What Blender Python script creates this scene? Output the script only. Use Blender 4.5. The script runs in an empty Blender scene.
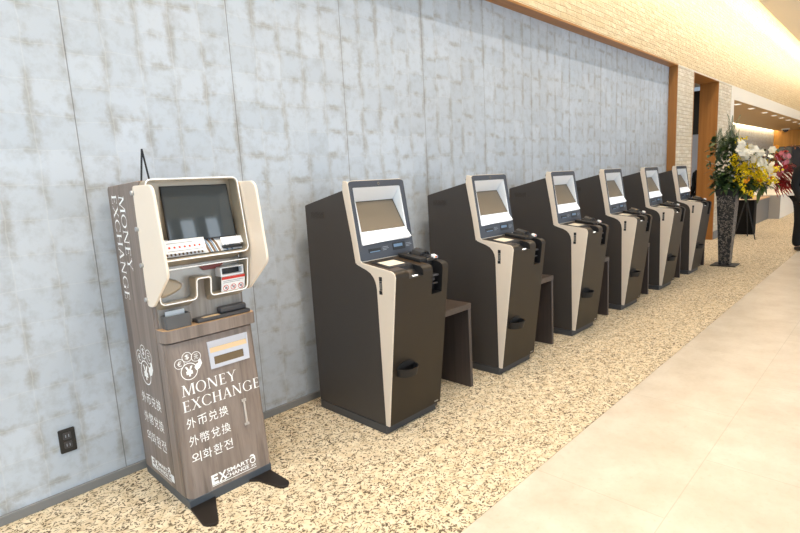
import bpy, bmesh, math, random
from mathutils import Vector, Matrix
random.seed(7)
sc = bpy.context.scene
col = sc.collection
PI = math.pi

# ------------------------------------------------------------------ materials
def s2l(c):
    return tuple((v/12.92 if v <= .04045 else ((v+.055)/1.055)**2.4) for v in c)
def rgb(r, g, b):
    return s2l((r/255, g/255, b/255)) + (1,)

class NT:
    """tiny node helper"""
    def __init__(self, name):
        self.m = bpy.data.materials.new(name); self.m.use_nodes = True
        self.t = self.m.node_tree; self.b = self.t.nodes['Principled BSDF']
    def n(self, typ, **kw):
        nd = self.t.nodes.new(typ)
        ins = kw.pop('ins', {})
        for k, v in kw.items(): setattr(nd, k, v)
        for k, v in ins.items():
            s = nd.inputs[k]
            if isinstance(v, bpy.types.NodeSocket): self.t.links.new(v, s)
            else: s.default_value = v
        return nd
    def math(self, op, a, b=0.0, c=0.0, clamp=False):
        return self.n('ShaderNodeMath', operation=op, use_clamp=clamp, ins={0: a, 1: b, 2: c}).outputs[0]
    def mix(self, f, a, b, blend='MIX'):
        nd = self.n('ShaderNodeMix', data_type='RGBA', blend_type=blend)
        for i, v in ((0, f), (6, a), (7, b)):
            if isinstance(v, bpy.types.NodeSocket): self.t.links.new(v, nd.inputs[i])
            else: nd.inputs[i].default_value = v
        return nd.outputs[2]
    def mapr(self, v, a, b, c=0.0, d=1.0, smooth=False):
        return self.n('ShaderNodeMapRange', clamp=True, interpolation_type='SMOOTHSTEP' if smooth else 'LINEAR',
                      ins={0: v, 1: a, 2: b, 3: c, 4: d}).outputs[0]
    def noise(self, vec, scale, detail=2.0, rough=.5, dist=0.0):
        return self.n('ShaderNodeTexNoise', ins={'Vector': vec, 'Scale': scale, 'Detail': detail, 'Roughness': rough, 'Distortion': dist}).outputs[0]
    def coord(self):
        return self.n('ShaderNodeTexCoord').outputs['Object']
    def scale(self, vec, s, loc=(0, 0, 0)):
        return self.n('ShaderNodeMapping', ins={'Vector': vec, 'Scale': s, 'Location': loc}).outputs[0]
    def sep(self, vec):
        return self.n('ShaderNodeSeparateXYZ', ins={0: vec}).outputs
    def comb(self, x, y, z=0.0):
        return self.n('ShaderNodeCombineXYZ', ins={0: x, 1: y, 2: z}).outputs[0]
    def base(self, v): self.set('Base Color', v)
    def set(self, k, v):
        s = self.b.inputs[k]
        if isinstance(v, bpy.types.NodeSocket): self.t.links.new(v, s)
        else: s.default_value = v
    def bump(self, h, strength=.3, distance=.01):
        nd = self.n('ShaderNodeBump', ins={'Strength': strength, 'Distance': distance, 'Height': h})
        self.set('Normal', nd.outputs[0])

def plain(name, color, rough=.5, metal=0.0, var=.04, spec=.5, emit=None, estr=0.0, vscale=30, coat=0.0):
    k = NT(name)
    c = k.coord()
    nz = k.noise(c, vscale, 3)
    dark = tuple(v*(1-var) for v in color[:3]) + (1,)
    lite = tuple(min(1, v*(1+var)) for v in color[:3]) + (1,)
    k.base(k.mix(nz, dark, lite))
    k.set('Roughness', rough); k.set('Metallic', metal); k.set('Specular IOR Level', spec)
    if coat: k.set('Coat Weight', coat); k.set('Coat Roughness', .08)
    if emit: k.set('Emission Color', emit); k.set('Emission Strength', estr)
    return k.m

M = {}
def mats():
    # ---- silver leaf wall panels
    k = NT('silver_leaf_panels'); c = k.coord()
    wob = k.n('ShaderNodeTexNoise', ins={'Vector': c, 'Scale': 7.0, 'Detail': 3.0}).outputs['Color']
    wv = k.n('ShaderNodeVectorMath', operation='MULTIPLY_ADD', ins={0: wob, 1: (.035, 0, .03), 2: c}).outputs[0]
    x, y, z = k.sep(wv)
    P = .8427/5
    gx = k.math('DIVIDE', k.math('SUBTRACT', x, .7726+.015), P)
    coli = k.math('FLOOR', gx)
    # every column of leaves is laid with its own small slip
    slip = k.n('ShaderNodeTexWhiteNoise', noise_dimensions='1D', ins={'W': coli}).outputs[0]
    row = k.math('ADD', k.math('DIVIDE', k.math('ADD', z, .06), .158), k.math('MULTIPLY', k.math('SUBTRACT', slip, .5), .35))
    rowi = k.math('FLOOR', row)
    fx = k.math('FRACT', gx); fz = k.math('FRACT', row)
    dx = k.math('MINIMUM', fx, k.math('SUBTRACT', 1.0, fx)); dz = k.math('MINIMUM', fz, k.math('SUBTRACT', 1.0, fz))
    cell = k.comb(k.math('FLOOR', gx), rowi)
    rnd = k.n('ShaderNodeTexWhiteNoise', noise_dimensions='2D', ins={'Vector': cell}).outputs[0]
    nA = k.noise(k.scale(c, (1, 1, .8)), 7.0, 4, .6)
    nB = k.noise(k.scale(c, (1, 1, .6), (3, 0, 5)), 8.5, 4, .6)
    big = k.noise(c, .9, 2)
    n3 = k.noise(k.scale(c, (1, 1, 1), (9, 2, 1)), 30.0, 4, .7)
    jit = k.math('MULTIPLY', k.math('SUBTRACT', n3, .5), .36)
    sx = k.math('MULTIPLY', k.mapr(k.math('ADD', dx, jit), .24, .0, 0, 1, True), k.mapr(nB, .42, .64, 0, 1, True))
    sz = k.math('MULTIPLY', k.mapr(k.math('ADD', dz, jit), .20, .0, 0, 1, True), k.mapr(nA, .44, .66, 0, 1, True))
    sm = k.math('MAXIMUM', sx, sz)
    thin = k.math('MULTIPLY', k.mapr(k.math('MINIMUM', dx, dz), .022, .006), .18)
    basec = k.mix(k.math('MULTIPLY', rnd, .9), rgb(186, 195, 206), rgb(200, 208, 219))
    basec = k.mix(k.mapr(big, .35, .65), basec, k.mix(.5, basec, rgb(182, 187, 194)))
    cloud = k.noise(c, 11, 5, .7)
    basec = k.mix(k.mapr(cloud, .48, .70, 0, .55), basec, rgb(162, 166, 170))
    c1 = k.mix(k.math('MULTIPLY', sm, .60), basec, rgb(142, 135, 124))
    c2 = k.mix(thin, c1, rgb(222, 222, 220))
    # joints between the wide panels
    X0 = k.sep(c)[0]
    px = k.math('FRACT', k.math('DIVIDE', k.math('SUBTRACT', X0, .7726 - .8427*8), .8427))
    pd = k.math('MULTIPLY', k.math('MINIMUM', px, k.math('SUBTRACT', 1.0, px)), .8427)
    seam = k.mapr(pd, .0034, .0018)
    c3 = k.mix(k.math('MULTIPLY', seam, .6), c2, rgb(92, 90, 88))
    k.base(c3); k.set('Roughness', .55); k.set('Specular IOR Level', .35)
    k.bump(k.math('SUBTRACT', k.math('MULTIPLY', cloud, .15), seam), .25, .004)
    M['wall'] = k.m
    # ---- wavy relief tiles
    def tile(name, ca, cb, cm):
        k = NT(name); c = k.coord(); x, y, z = k.sep(c)
        v = k.comb(k.math('ADD', x, y), z)
        wob = k.n('ShaderNodeTexNoise', ins={'Vector': v, 'Scale': 5.0, 'Detail': 2.0}).outputs['Color']
        v = k.n('ShaderNodeVectorMath', operation='MULTIPLY_ADD', ins={0: wob, 1: (.05, .022, 0), 2: v}).outputs[0]
        br = k.n('ShaderNodeTexBrick', offset=.5, ins={'Vector': v, 'Color1': ca, 'Color2': cb, 'Mortar': cm, 'Scale': 1.0,
                 'Mortar Size': .005, 'Mortar Smooth': .7, 'Bias': 0.0, 'Brick Width': .24, 'Row Height': .058})
        nz = k.noise(k.scale(v, (4, 9, 1)), 1.6, 3, .6)
        k.base(k.mix(k.mapr(nz, .38, .66, 0, .6), br.outputs[0], cm))  # light and dark of the relief put into the colour
        k.set('Roughness', .45)
        h = k.math('ADD', k.math('MULTIPLY', br.outputs[1], -.6), k.math('MULTIPLY', nz, .9))
        k.bump(h, .9, .022)
        return k.m
    M['tile'] = tile('wavy_relief_tiles', rgb(238, 220, 182), rgb(226, 204, 160), rgb(214, 188, 142))
    M['tile_pale'] = tile('pale_relief_tiles', rgb(238, 230, 214), rgb(224, 212, 190), rgb(200, 184, 156))
    # ---- carpet
    k = NT('squiggle_carpet'); c = k.coord()
    cw = k.scale(c, (.85, 1.1, 1))
    na = k.noise(cw, 27, 1.5, .5, .9)
    nb = k.noise(k.scale(c, (1.1, .9, 1), (4, 7, 0)), 30, 1.5, .5, .7)
    nm = k.noise(k.scale(c, (1, 1, 1), (1, 3, 0)), 50, 1.0)
    la = k.mapr(k.math('ABSOLUTE', k.math('SUBTRACT', na, .5)), .062, .034)
    lb = k.mapr(k.math('ABSOLUTE', k.math('SUBTRACT', nb, .5)), .056, .030)
    ln = k.math('MAXIMUM', k.math('MULTIPLY', la, k.mapr(nm, .50, .54)), k.math('MULTIPLY', lb, k.mapr(nm, .47, .43)))
    big = k.noise(c, 1.7, 2)
    fine = k.noise(c, 140, 3, .7)
    tone = k.noise(k.scale(c, (1, 1, 1), (8, 1, 0)), 18, 2)
    bc = k.mix(k.mapr(tone, .35, .65), rgb(238, 224, 198), rgb(216, 197, 166))
    bc = k.mix(k.math('MULTIPLY', fine, .25), bc, rgb(170, 148, 118))
    dk = k.mix(tone, rgb(72, 60, 47), rgb(106, 91, 72))
    k.base(k.mix(k.math('MULTIPLY', ln, k.mapr(big, .3, .7, .8, 1.0)), bc, dk))
    k.set('Roughness', .95); k.set('Specular IOR Level', .1)
    k.bump(k.math('ADD', fine, k.math('MULTIPLY', ln, -.5)), .3, .004)
    M['carpet'] = k.m
    # ---- stone floor tile
    k = NT('cream_stone_tiles'); c = k.coord()
    x, y, z = k.sep(c)
    br = k.n('ShaderNodeTexBrick', offset=.5, ins={'Vector': k.comb(k.math('ADD', x, .25), k.math('ADD', y, 1.635)), 'Color1': (0, 0, 0, 1), 'Color2': (1, 1, 1, 1), 'Mortar': (0, 0, 0, 1), 'Scale': 1.0,
             'Mortar Size': .0022, 'Mortar Smooth': .1, 'Bias': 0.0, 'Brick Width': 1.2, 'Row Height': .6})
    n1 = k.noise(c, 3.2, 6, .65); n2 = k.noise(c, 40, 4, .7)
    bc = k.mix(k.mapr(n1, .35, .7), rgb(216, 206, 192), rgb(196, 183, 166))
    bc = k.mix(k.mapr(n2, .55, .8, 0, .35), bc, rgb(180, 160, 128))
    bc = k.mix(k.math('MULTIPLY', br.outputs[0], .06), bc, rgb(190, 170, 140))
    k.base(k.mix(k.math('MULTIPLY', br.outputs[1], .35), bc, rgb(150, 136, 112)))
    k.set('Roughness', k.mapr(n2, .3, .7, .30, .42)); k.set('Specular IOR Level', .4)
    M['stone'] = k.m
    # ---- woods
    def wood(name, a, b, d, axis='z', sc_=34, rough=.45, streak=.55):
        k = NT(name); c = k.coord()
        s = {'z': (1, 1, .035), 'x': (.035, 1, 1), 'y': (1, .035, 1)}[axis]
        v = k.scale(c, s)
        n1 = k.noise(v, sc_, 4, .6, .3); n2 = k.noise(v, sc_*3.1, 3, .6); n3 = k.noise(k.scale(c, s, (5, 5, 5)), sc_*.6, 2, .5, .4)
        cc = k.mix(k.mapr(n1, .3, .7), a, b)
        cc = k.mix(k.mapr(n3, .56, .70, 0, streak), cc, d)
        cc = k.mix(k.mapr(n2, .55, .75, 0, .35), cc, d)
        k.base(cc); k.set('Roughness', rough); k.bump(n2, .08, .002)
        return k.m
    M['greywood'] = wood('grey_brown_wood_laminate', rgb(150, 136, 128), rgb(124, 110, 102), rgb(82, 71, 64))
    M['greywood_pale'] = wood('pale_grey_wood_laminate', rgb(172, 164, 156), rgb(146, 138, 132), rgb(112, 104, 98))
    M['ledgetop'] = wood('tan_wood_laminate', rgb(214, 176, 136), rgb(190, 152, 114), rgb(150, 116, 84), 'x')
    M['goldwood'] = wood('golden_brown_wood', rgb(176, 120, 58), rgb(158, 104, 46), rgb(132, 84, 34), 'z', 18, .4, .3)
    M['goldwood_x'] = wood('golden_brown_wood_lengthwise', rgb(186, 128, 64), rgb(168, 112, 50), rgb(140, 90, 38), 'x', 18, .4, .3)
    M['honey'] = wood('honey_wood_panel', rgb(206, 152, 74), rgb(188, 134, 58), rgb(160, 108, 44), 'z', 12, .4, .25)
    M['darkwood'] = wood('dark_brown_wood', rgb(82, 70, 62), rgb(68, 57, 50), rgb(50, 42, 37), 'y', 40, .38, .4)
    M['darkwood_v'] = wood('dark_brown_wood_upright', rgb(78, 68, 64), rgb(66, 57, 54), rgb(48, 41, 38), 'z', 40, .45, .4)
    # ---- plain finishes
    M['kbody'] = plain('dark_umber_powder_coat', rgb(66, 61, 58), .48, .0, .05, .4, vscale=300)
    M['kfront'] = plain('bronze_brown_satin_metal', rgb(46, 39, 31), .40, .15, .04, .4, vscale=200)
    M['kdeck'] = plain('dark_bronze_deck', rgb(74, 60, 46), .30, .25, .05, .5, vscale=120)
    M['cream'] = plain('cream_satin_plastic', rgb(228, 214, 198), .42, 0, .02, .5)
    M['slate'] = plain('slate_grey_plastic', rgb(66, 70, 80), .40, 0, .03, .5)
    M['white'] = plain('white_gloss_plastic', rgb(238, 240, 244), .35, 0, .01, .5)
    M['lip'] = plain('white_emissive_plastic', rgb(238, 240, 244), .35, 0, .01, .5, emit=(1, 1, 1, 1), estr=.35)  # white plastic with a low emission
    M['screen'] = plain('taupe_reflection_screen_glass', rgb(118, 106, 90), .5, 0, .04, .5, vscale=4)  # taupe of the reflected room put into the base colour
    M['black'] = plain('black_plastic', rgb(30, 29, 30), .38, 0, .05, .5)
    M['softblack'] = plain('matte_black_metal', rgb(34, 32, 32), .55, .1, .05, .4)
    M['plinth'] = plain('blue_grey_plinth_paint', rgb(70, 72, 77), .32, .2, .04, .5)
    M['mplinth'] = plain('slate_blue_plinth_paint', rgb(78, 84, 92), .42, .1, .04, .5)
    M['footplate'] = plain('black_brown_steel_plate', rgb(40, 34, 30), .35, .3, .06, .5)
    M['vent'] = plain('dark_vent_mesh', rgb(62, 55, 50), .6, 0, .2, .3, vscale=400)
    M['glasspane'] = plain('emissive_reader_glass', rgb(240, 228, 205), .12, 0, .03, .5, emit=rgb(255, 240, 215), estr=.25)  # pale glass with a low emission
    M['lens'] = plain('grey_lens_glass', rgb(150, 145, 140), .15, .3, .05, .5)
    M['led'] = plain('white_indicator_light', rgb(255, 255, 255), .4, 0, .01, .5, emit=(1, .97, .92, 1), estr=2.2)
    M['blueled'] = plain('blue_white_slot_light', rgb(96, 120, 146), .3, 0, .05, .5, emit=rgb(150, 190, 230), estr=.12)
    M['marks'] = plain('pale_grey_print', rgb(150, 156, 166), .5)
    M['ink'] = plain('white_vinyl_lettering', rgb(246, 246, 246), .5, 0, .01, .4, emit=(1, 1, 1, 1), estr=.12)  # vinyl with a faint added glow
    M['champ'] = plain('champagne_metallic', rgb(168, 155, 136), .28, .2, .02, .5, vscale=3)
    M['champ_pale'] = plain('pale_champagne_metallic', rgb(178, 174, 168), .22, .4, .02, .5, vscale=3)
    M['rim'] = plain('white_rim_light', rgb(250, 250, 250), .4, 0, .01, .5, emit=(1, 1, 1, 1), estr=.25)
    M['wing'] = plain('pale_peach_acrylic', rgb(246, 230, 212), .28, 0, .015, .5)
    M['chrome'] = plain('brushed_steel', rgb(190, 192, 196), .28, .9, .04, .5)
    M['paper'] = plain('white_card', rgb(242, 242, 244), .6, 0, .01, .3)
    M['red'] = plain('red_print', rgb(206, 58, 52), .5)
    M['darkred'] = plain('dark_red_reflection', rgb(120, 44, 34), .3)  # tone of the painted sign reflection in the lower shell
    M['bluegrey'] = plain('blue_grey_print_and_reflection', rgb(120, 150, 178), .5)  # badge print, also the painted reflection stripes
    M['brownrefl'] = plain('brown_reflection_paint', rgb(120, 92, 66), .5)  # tone of the reflection stripes painted in the upper shell
    M['grey'] = plain('mid_grey_plastic', rgb(92, 91, 92), .42, 0, .04, .5)
    M['dgrey'] = plain('charcoal_plastic', rgb(62, 61, 64), .42, 0, .04, .5)
    M['lilac'] = plain('pale_lilac_plastic', rgb(202, 204, 216), .4, 0, .02, .5)
    M['tan'] = plain('tan_lip', rgb(222, 192, 152), .45, 0, .03, .4)
    M['brownwin'] = plain('brown_window', rgb(112, 92, 62), .3, 0, .06, .5)
    M['clear'] = plain('clear_tape', rgb(196, 188, 182), .25, 0, .03, .5)
    M['baseb'] = plain('grey_skirting_paint', rgb(128, 128, 128), .5, 0, .04, .4)
    M['plaster'] = plain('white_plaster', rgb(232, 226, 214), .7, 0, .02, .3)
    M['ceil'] = plain('warm_ceiling_paint', rgb(244, 234, 216), .75, 0, .015, .2)
    M['rceil'] = plain('bronze_ceiling_panel', rgb(206, 172, 122), .5, .1, .03, .4, vscale=3)
    M['rback'] = M['wall']
    M['glow'] = plain('cove_light_strip', rgb(255, 230, 180), .5, 0, .01, .3, emit=rgb(255, 222, 160), estr=14)
    M['lampglow'] = plain('downlight_lens', rgb(255, 245, 225), .5, 0, .01, .3, emit=rgb(255, 244, 222), estr=1.2)
    M['darkroom'] = plain('dark_panel', rgb(26, 24, 22), .6)
    M['bluewall'] = plain('pale_blue_grey_panel', rgb(200, 208, 222), .6, 0, .04, .3, vscale=3)
    M['glassgrey'] = plain('grey_window_glass', rgb(118, 124, 128), .15, 0, .06, .5, vscale=2)
    M['glassdark'] = plain('dark_blue_window_glass', rgb(66, 70, 84), .15, 0, .06, .5, vscale=2)
    M['counter'] = plain('grey_counter_front', rgb(120, 118, 116), .45, .1, .04, .4)
    M['counter2'] = plain('light_grey_counter_side', rgb(168, 164, 160), .5, 0, .03, .4)
    M['counterw'] = plain('white_counter_front', rgb(236, 230, 220), .5, 0, .02, .4)
    M['cloth'] = plain('black_table_cloth', rgb(24, 22, 21), .9, 0, .2, .2, vscale=60)
    # screen of the money machine, with pale blind-like stripes only from reflection of the room
    M['mscreen'] = plain('dark_grey_screen_glass', rgb(66, 72, 76), .03, .0, .06, .6, vscale=3)
    # pedestal: black lattice with glints put into the colour as pale spots
    k = NT('black_woven_lattice'); c = k.coord(); x, y, z = k.sep(c)
    vo = k.n('ShaderNodeTexVoronoi', feature='DISTANCE_TO_EDGE', ins={'Vector': c, 'Scale': 58.0})
    n1 = k.noise(c, 30, 2)
    hole = k.math('MULTIPLY', k.mapr(vo.outputs[0], .10, .2), k.mapr(n1, .44, .54))
    k.base(k.mix(hole, rgb(30, 29, 32), rgb(150, 138, 126))); k.set('Roughness', .35)
    k.bump(vo.outputs[0], .6, .01)
    M['lattice'] = k.m
    # plants
    def plant(name, a, b, rough=.5):
        k = NT(name); c = k.coord()
        k.base(k.mix(k.mapr(k.noise(c, 14, 3), .3, .7), a, b)); k.set('Roughness', rough)
        return k.m
    M['leafdark'] = plant('dark_green_leaves', rgb(46, 66, 34), rgb(88, 112, 60), .45)
    M['leafgrey'] = plant('grey_green_fronds', rgb(84, 104, 74), rgb(130, 146, 112))
    M['petalw'] = plant('white_petals', rgb(250, 246, 232), rgb(236, 228, 208))
    M['petaly'] = plant('yellow_florets', rgb(255, 236, 40), rgb(246, 214, 20))
    M['petalo'] = plant('orange_petals', rgb(246, 172, 36), rgb(232, 140, 24))
    M['petalr'] = plant('red_leaves', rgb(190, 40, 48), rgb(150, 40, 44))
    M['petalp'] = plant('pink_blooms', rgb(206, 120, 128), rgb(176, 80, 92))
    M['russet'] = plant('russet_sprays', rgb(170, 110, 60), rgb(130, 70, 44))
    # people
    M['suit'] = plain('black_suit_cloth', rgb(24, 24, 26), .8, 0, .15, .3, vscale=150)
    M['skin'] = plain('skin', rgb(214, 170, 146), .5, 0, .04, .4)
    M['hair'] = plain('black_hair', rgb(22, 19, 18), .45, 0, .2, .4, vscale=120)
    M['shirt'] = plain('white_shirt_cloth', rgb(230, 230, 232), .8, 0, .03, .3)
mats()

# ------------------------------------------------------------------ mesh builder
class MB:
    def __init__(self): self.bm = bmesh.new()
    def face(self, pts):
        vs = [self.bm.verts.new(p) for p in pts]
        return self.bm.faces.new(vs)
    def box(self, x0, x1, y0, y1, z0, z1):
        m = Matrix.Translation(((x0+x1)/2, (y0+y1)/2, (z0+z1)/2)) @ Matrix.Diagonal((abs(x1-x0), abs(y1-y0), abs(z1-z0), 1))
        bmesh.ops.create_cube(self.bm, size=1, matrix=m); return self
    def loft(self, rings, caps=True, closed=True):
        vr = [[self.bm.verts.new(p) for p in r] for r in rings]
        n = len(rings[0])
        for a, b in zip(vr, vr[1:]):
            for i in range(n if closed else n-1):
                j = (i+1) % n
                self.bm.faces.new((a[i], a[j], b[j], b[i]))
        if caps:
            self.bm.faces.new(list(reversed(vr[0]))); self.bm.faces.new(vr[-1])
        return self
    def prism_x(self, yz, x0, x1):
        return self.loft([[(x0, y, z) for y, z in yz], [(x1, y, z) for y, z in yz]])
    def prism_z(self, xy, z0, z1):
        return self.loft([[(x, y, z0) for x, y in xy], [(x, y, z1) for x, y in xy]])
    def prism_y(self, xz, y0, y1):
        return self.loft([[(x, y0, z) for x, z in xz], [(x, y1, z) for x, z in xz]])
    def tube(self, pts, r, n=8, closed=False, caps=True):
        pts = [Vector(p) for p in pts]; rings = []
        N = len(pts); up = None
        for i, p in enumerate(pts):
            if closed: t = (pts[(i+1) % N]-pts[i-1])
            else: t = pts[min(i+1, N-1)]-pts[max(i-1, 0)]
            t.normalize()
            if up is None:
                up = t.orthogonal().normalized()
            up = (up - t*up.dot(t))
            if up.length < 1e-5: up = t.orthogonal()
            up.normalize(); s = t.cross(up)
            rr = r[i] if isinstance(r, (list, tuple)) else r
            rings.append([p + up*(rr*math.cos(2*PI*k/n)) + s*(rr*math.sin(2*PI*k/n)) for k in range(n)])
        if closed: rings.append(rings[0])
        return self.loft(rings, caps=caps and not closed)
    def cyl(self, p0, p1, r0, r1=None, n=20):
        return self.tube([p0, p1], [r0, r1 if r1 is not None else r0], n)
    def lathe(self, c, prof, n=20):
        return self.loft([[(c[0]+r*math.cos(2*PI*k/n), c[1]+r*math.sin(2*PI*k/n), c[2]+z) for k in range(n)] for r, z in prof])
    def plate(self, outer, holes, fr, w0, w1):
        """flat plate with holes: 2-D loops, fr maps (u,v,w) to a point"""
        b = bmesh.new(); edges = []
        for lp in [outer]+list(holes):
            vs = [b.verts.new((p[0], p[1], 0)) for p in lp]
            edges += [b.edges.new((vs[i], vs[(i+1) % len(vs)])) for i in range(len(vs))]
        bmesh.ops.triangle_fill(b, use_beauty=True, use_dissolve=False, edges=edges)
        b.verts.index_update()
        P = [(v.co.x, v.co.y) for v in b.verts]
        F = [[v.index for v in f.verts] for f in b.faces]
        E = [(e.verts[0].index, e.verts[1].index) for e in b.edges if len(e.link_faces) == 1]
        b.free()
        a = [self.bm.verts.new(fr(u, v, w0)) for u, v in P]
        for f in F: self.bm.faces.new([a[i] for i in f])
        if w1 is not None:
            c = [self.bm.verts.new(fr(u, v, w1)) for u, v in P]
            for f in F: self.bm.faces.new([c[i] for i in reversed(f)])
            for i, j in E: self.bm.faces.new((a[i], a[j], c[j], c[i]))
        return self
    def ball(self, c, r, sub=2, scale=(1, 1, 1)):
        m = Matrix.Translation(c) @ Matrix.Diagonal((*scale, 1))
        bmesh.ops.create_icosphere(self.bm, subdivisions=sub, radius=r, matrix=m); return self
    def build(self, name, mat, parent=None, origin=None, bevel=0.0, seg=2, smooth=35, recalc=True):
        bm = self.bm
        if recalc: bmesh.ops.recalc_face_normals(bm, faces=bm.faces[:])
        if origin is None: origin = root_origin(parent)
        bmesh.ops.translate(bm, verts=bm.verts[:], vec=-Vector(origin))
        me = bpy.data.meshes.new(name); bm.to_mesh(me); bm.free()
        me.materials.append(mat)
        if smooth:
            for p in me.polygons: p.use_smooth = True
            me.set_sharp_from_angle(angle=math.radians(smooth))
        o = bpy.data.objects.new(name, me); col.objects.link(o)
        if parent is not None: o.parent = parent
        else: o.location = origin
        if bevel:
            b = o.modifiers.new('bevel', 'BEVEL'); b.width = bevel; b.segments = seg; b.limit_method = 'ANGLE'; b.angle_limit = math.radians(40)
        return o

def root_origin(p):
    if p is None: return Vector((0, 0, 0))
    while p.parent: p = p.parent
    return p.location.copy()
def empty(name, loc):
    o = bpy.data.objects.new(name, None); col.objects.link(o); o.location = loc; o.empty_display_size = .1; return o
def tag(o, label=None, cat=None, group=None, kind=None):
    if label: o['label'] = label
    if cat: o['category'] = cat
    if group: o['group'] = group
    if kind: o['kind'] = kind
    return o
def copy_tree(o, parent=None):
    c = o.copy(); col.objects.link(c); c.parent = parent
    for ch in list(o.children): copy_tree(ch, c)
    return c
def structure(name, mb, mat, bevel=0, parent=None, smooth=35):
    o = mb.build(name, mat, parent, bevel=bevel, smooth=smooth)
    if parent is None: o['kind'] = 'structure'
    return o
def arc(cx, cy, r, a0, a1, n=6):
    return [(cx+r*math.cos(math.radians(a0+(a1-a0)*i/n)), cy+r*math.sin(math.radians(a0+(a1-a0)*i/n))) for i in range(n+1)]
def rrect(x0, x1, y0, y1, r, n=5):
    return arc(x1-r, y0+r, r, -90, 0, n)+arc(x1-r, y1-r, r, 0, 90, n)+arc(x0+r, y1-r, r, 90, 180, n)+arc(x0+r, y0+r, r, 180, 270, n)
def roundpoly(pts, radii, n=5):
    """round the corners of a closed polygon; radii per vertex"""
    out = []; N = len(pts)
    for i in range(N):
        p = Vector(pts[i]); a = Vector(pts[i-1]); b = Vector(pts[(i+1) % N]); r = radii[i] if isinstance(radii, (list, tuple)) else radii
        if r <= 0: out.append(tuple(p)); continue
        d1 = (a-p).normalized(); d2 = (b-p).normalized()
        h = min(r, .48*(a-p).length, .48*(b-p).length)
        s = p+d1*h; e = p+d2*h
        for k in range(n+1):
            t = k/n
            out.append(tuple(s*(1-t)**2 + p*2*t*(1-t) + e*t*t))
    return out

# ------------------------------------------------------------------ setting
XF = 28.5
structure('wall_back', MB().box(-4, 9.3, 0, .12, 0, 3.1), M['wall'])
structure('baseboard_back', MB().box(-4, 9.24, -.018, 0, 0, .045), M['baseb'], bevel=.003)
structure('wall_fascia', MB().box(-4, XF, -.125, .2, 3.045, 5.3), M['tile'])
structure('trim_1', MB().box(-4, 9.26, -.128, 0, 3.03, 3.05), M['goldwood_x'])          # soffit over the wall panels
structure('trim_2', MB().box(9.225, 9.25, -.127, 0, 0, 3.03), M['goldwood'])             # jamb closing the recess
structure('wall_pillar', MB().box(9.25, 10.1, -.125, .2, 0, 3.03), M['tile_pale'])
structure('trim_3', MB().box(10.1, 11.67, -.128, .2, 3.02, 3.05), M['goldwood_x'])      # head of the doorway
structure('trim_4', MB().box(11.67, 11.70, -.128, .19, 0, 3.02), M['goldwood'])          # jamb of the doorway
structure('trim_5', MB().box(10.098, 10.12, -.128, .19, 0, 3.02), M['goldwood'])
structure('wall_column', MB().box(11.70, 12.66, -.125, -.06, 0, 3.03), M['tile_pale'])
structure('trim_6', MB().box(12.66, 12.92, -.13, 1.6, 0, 3.03), M['plaster'])
structure('wall_header', MB().box(12.92, XF, -.13, .2, 2.78, 3.03), M['plaster'])
structure('trim_7', MB().box(9.25, XF, -.129, -.12, 3.028, 3.046), M['plaster'])
structure('baseboard_column', MB().box(11.70, 12.66, -.14, -.125, 0, .16), M['baseb'], bevel=.003)
# passage behind the doorway
structure('wall_passage', MB().box(12.62, 12.66, 0, 3, 0, 2.13).box(8.5, 8.6, .2, 3, 0, 3.2).box(8.5, 12.66, 3, 3.1, 0, 3.2), M['bluewall'])
structure('trim_11', MB().box(12.60, 12.66, 0, 3, 2.13, 3.02), M['darkroom'])
structure('ceiling_passage', MB().box(8.5, 12.6, .2, 3, 3.1, 3.15), M['plaster'])
# reception
structure('ceiling_reception', MB().box(12.92, XF, .2, 1.42, 2.80, 2.86).box(12.92, XF, -.12, .2, 2.775, 2.80), M['rceil'])
structure('wall_reception', MB().box(12.9, XF, 1.6, 1.7, 0, 3.2), M['wall'])
structure('wall_end', MB().box(XF, XF+.1, -9, 1.7, 0, 5.3), M['honey'])
w = structure('window_1', MB().box(XF-.03, XF-.005, .92, 1.36, .95, 2.10), M['glassgrey'])
structure('window_2', MB().box(XF-.03, XF-.005, -1.6, .90, .95, 2.08), M['glassdark'])
f = MB()
for y in (-1.62, .91, 1.37): f.box(XF-.05, XF-.002, y-.015, y+.015, .93, 2.12)
f.box(XF-.05, XF-.002, -1.62, 1.37, 2.09, 2.12)
structure('trim_8', f, M['slate'])
# floors and ceiling
structure('floor_carpet', MB().box(-5, XF, -1.635, 3, -.05, 0), M['carpet'])
structure('floor_stone', MB().box(-5, XF, -9, -1.637, -.05, 0), M['stone'])
structure('ceiling', MB().box(-5, XF, -9, -.60, 4.43, 4.50).box(-5, XF, -.70, -.60, 4.50, 5.3).box(-5, XF, -.7, .2, 5.3, 5.35), M['ceil'])
structure('trim_9', MB().box(-5, XF, -.60, -.59, 4.66, 4.74), M['glow'])                # lit strip in the cove
structure('trim_10', MB().box(12.95, XF, 1.45, 1.52, 2.87, 2.89), M['glow'])               # lit strip above the reception wall

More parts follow.
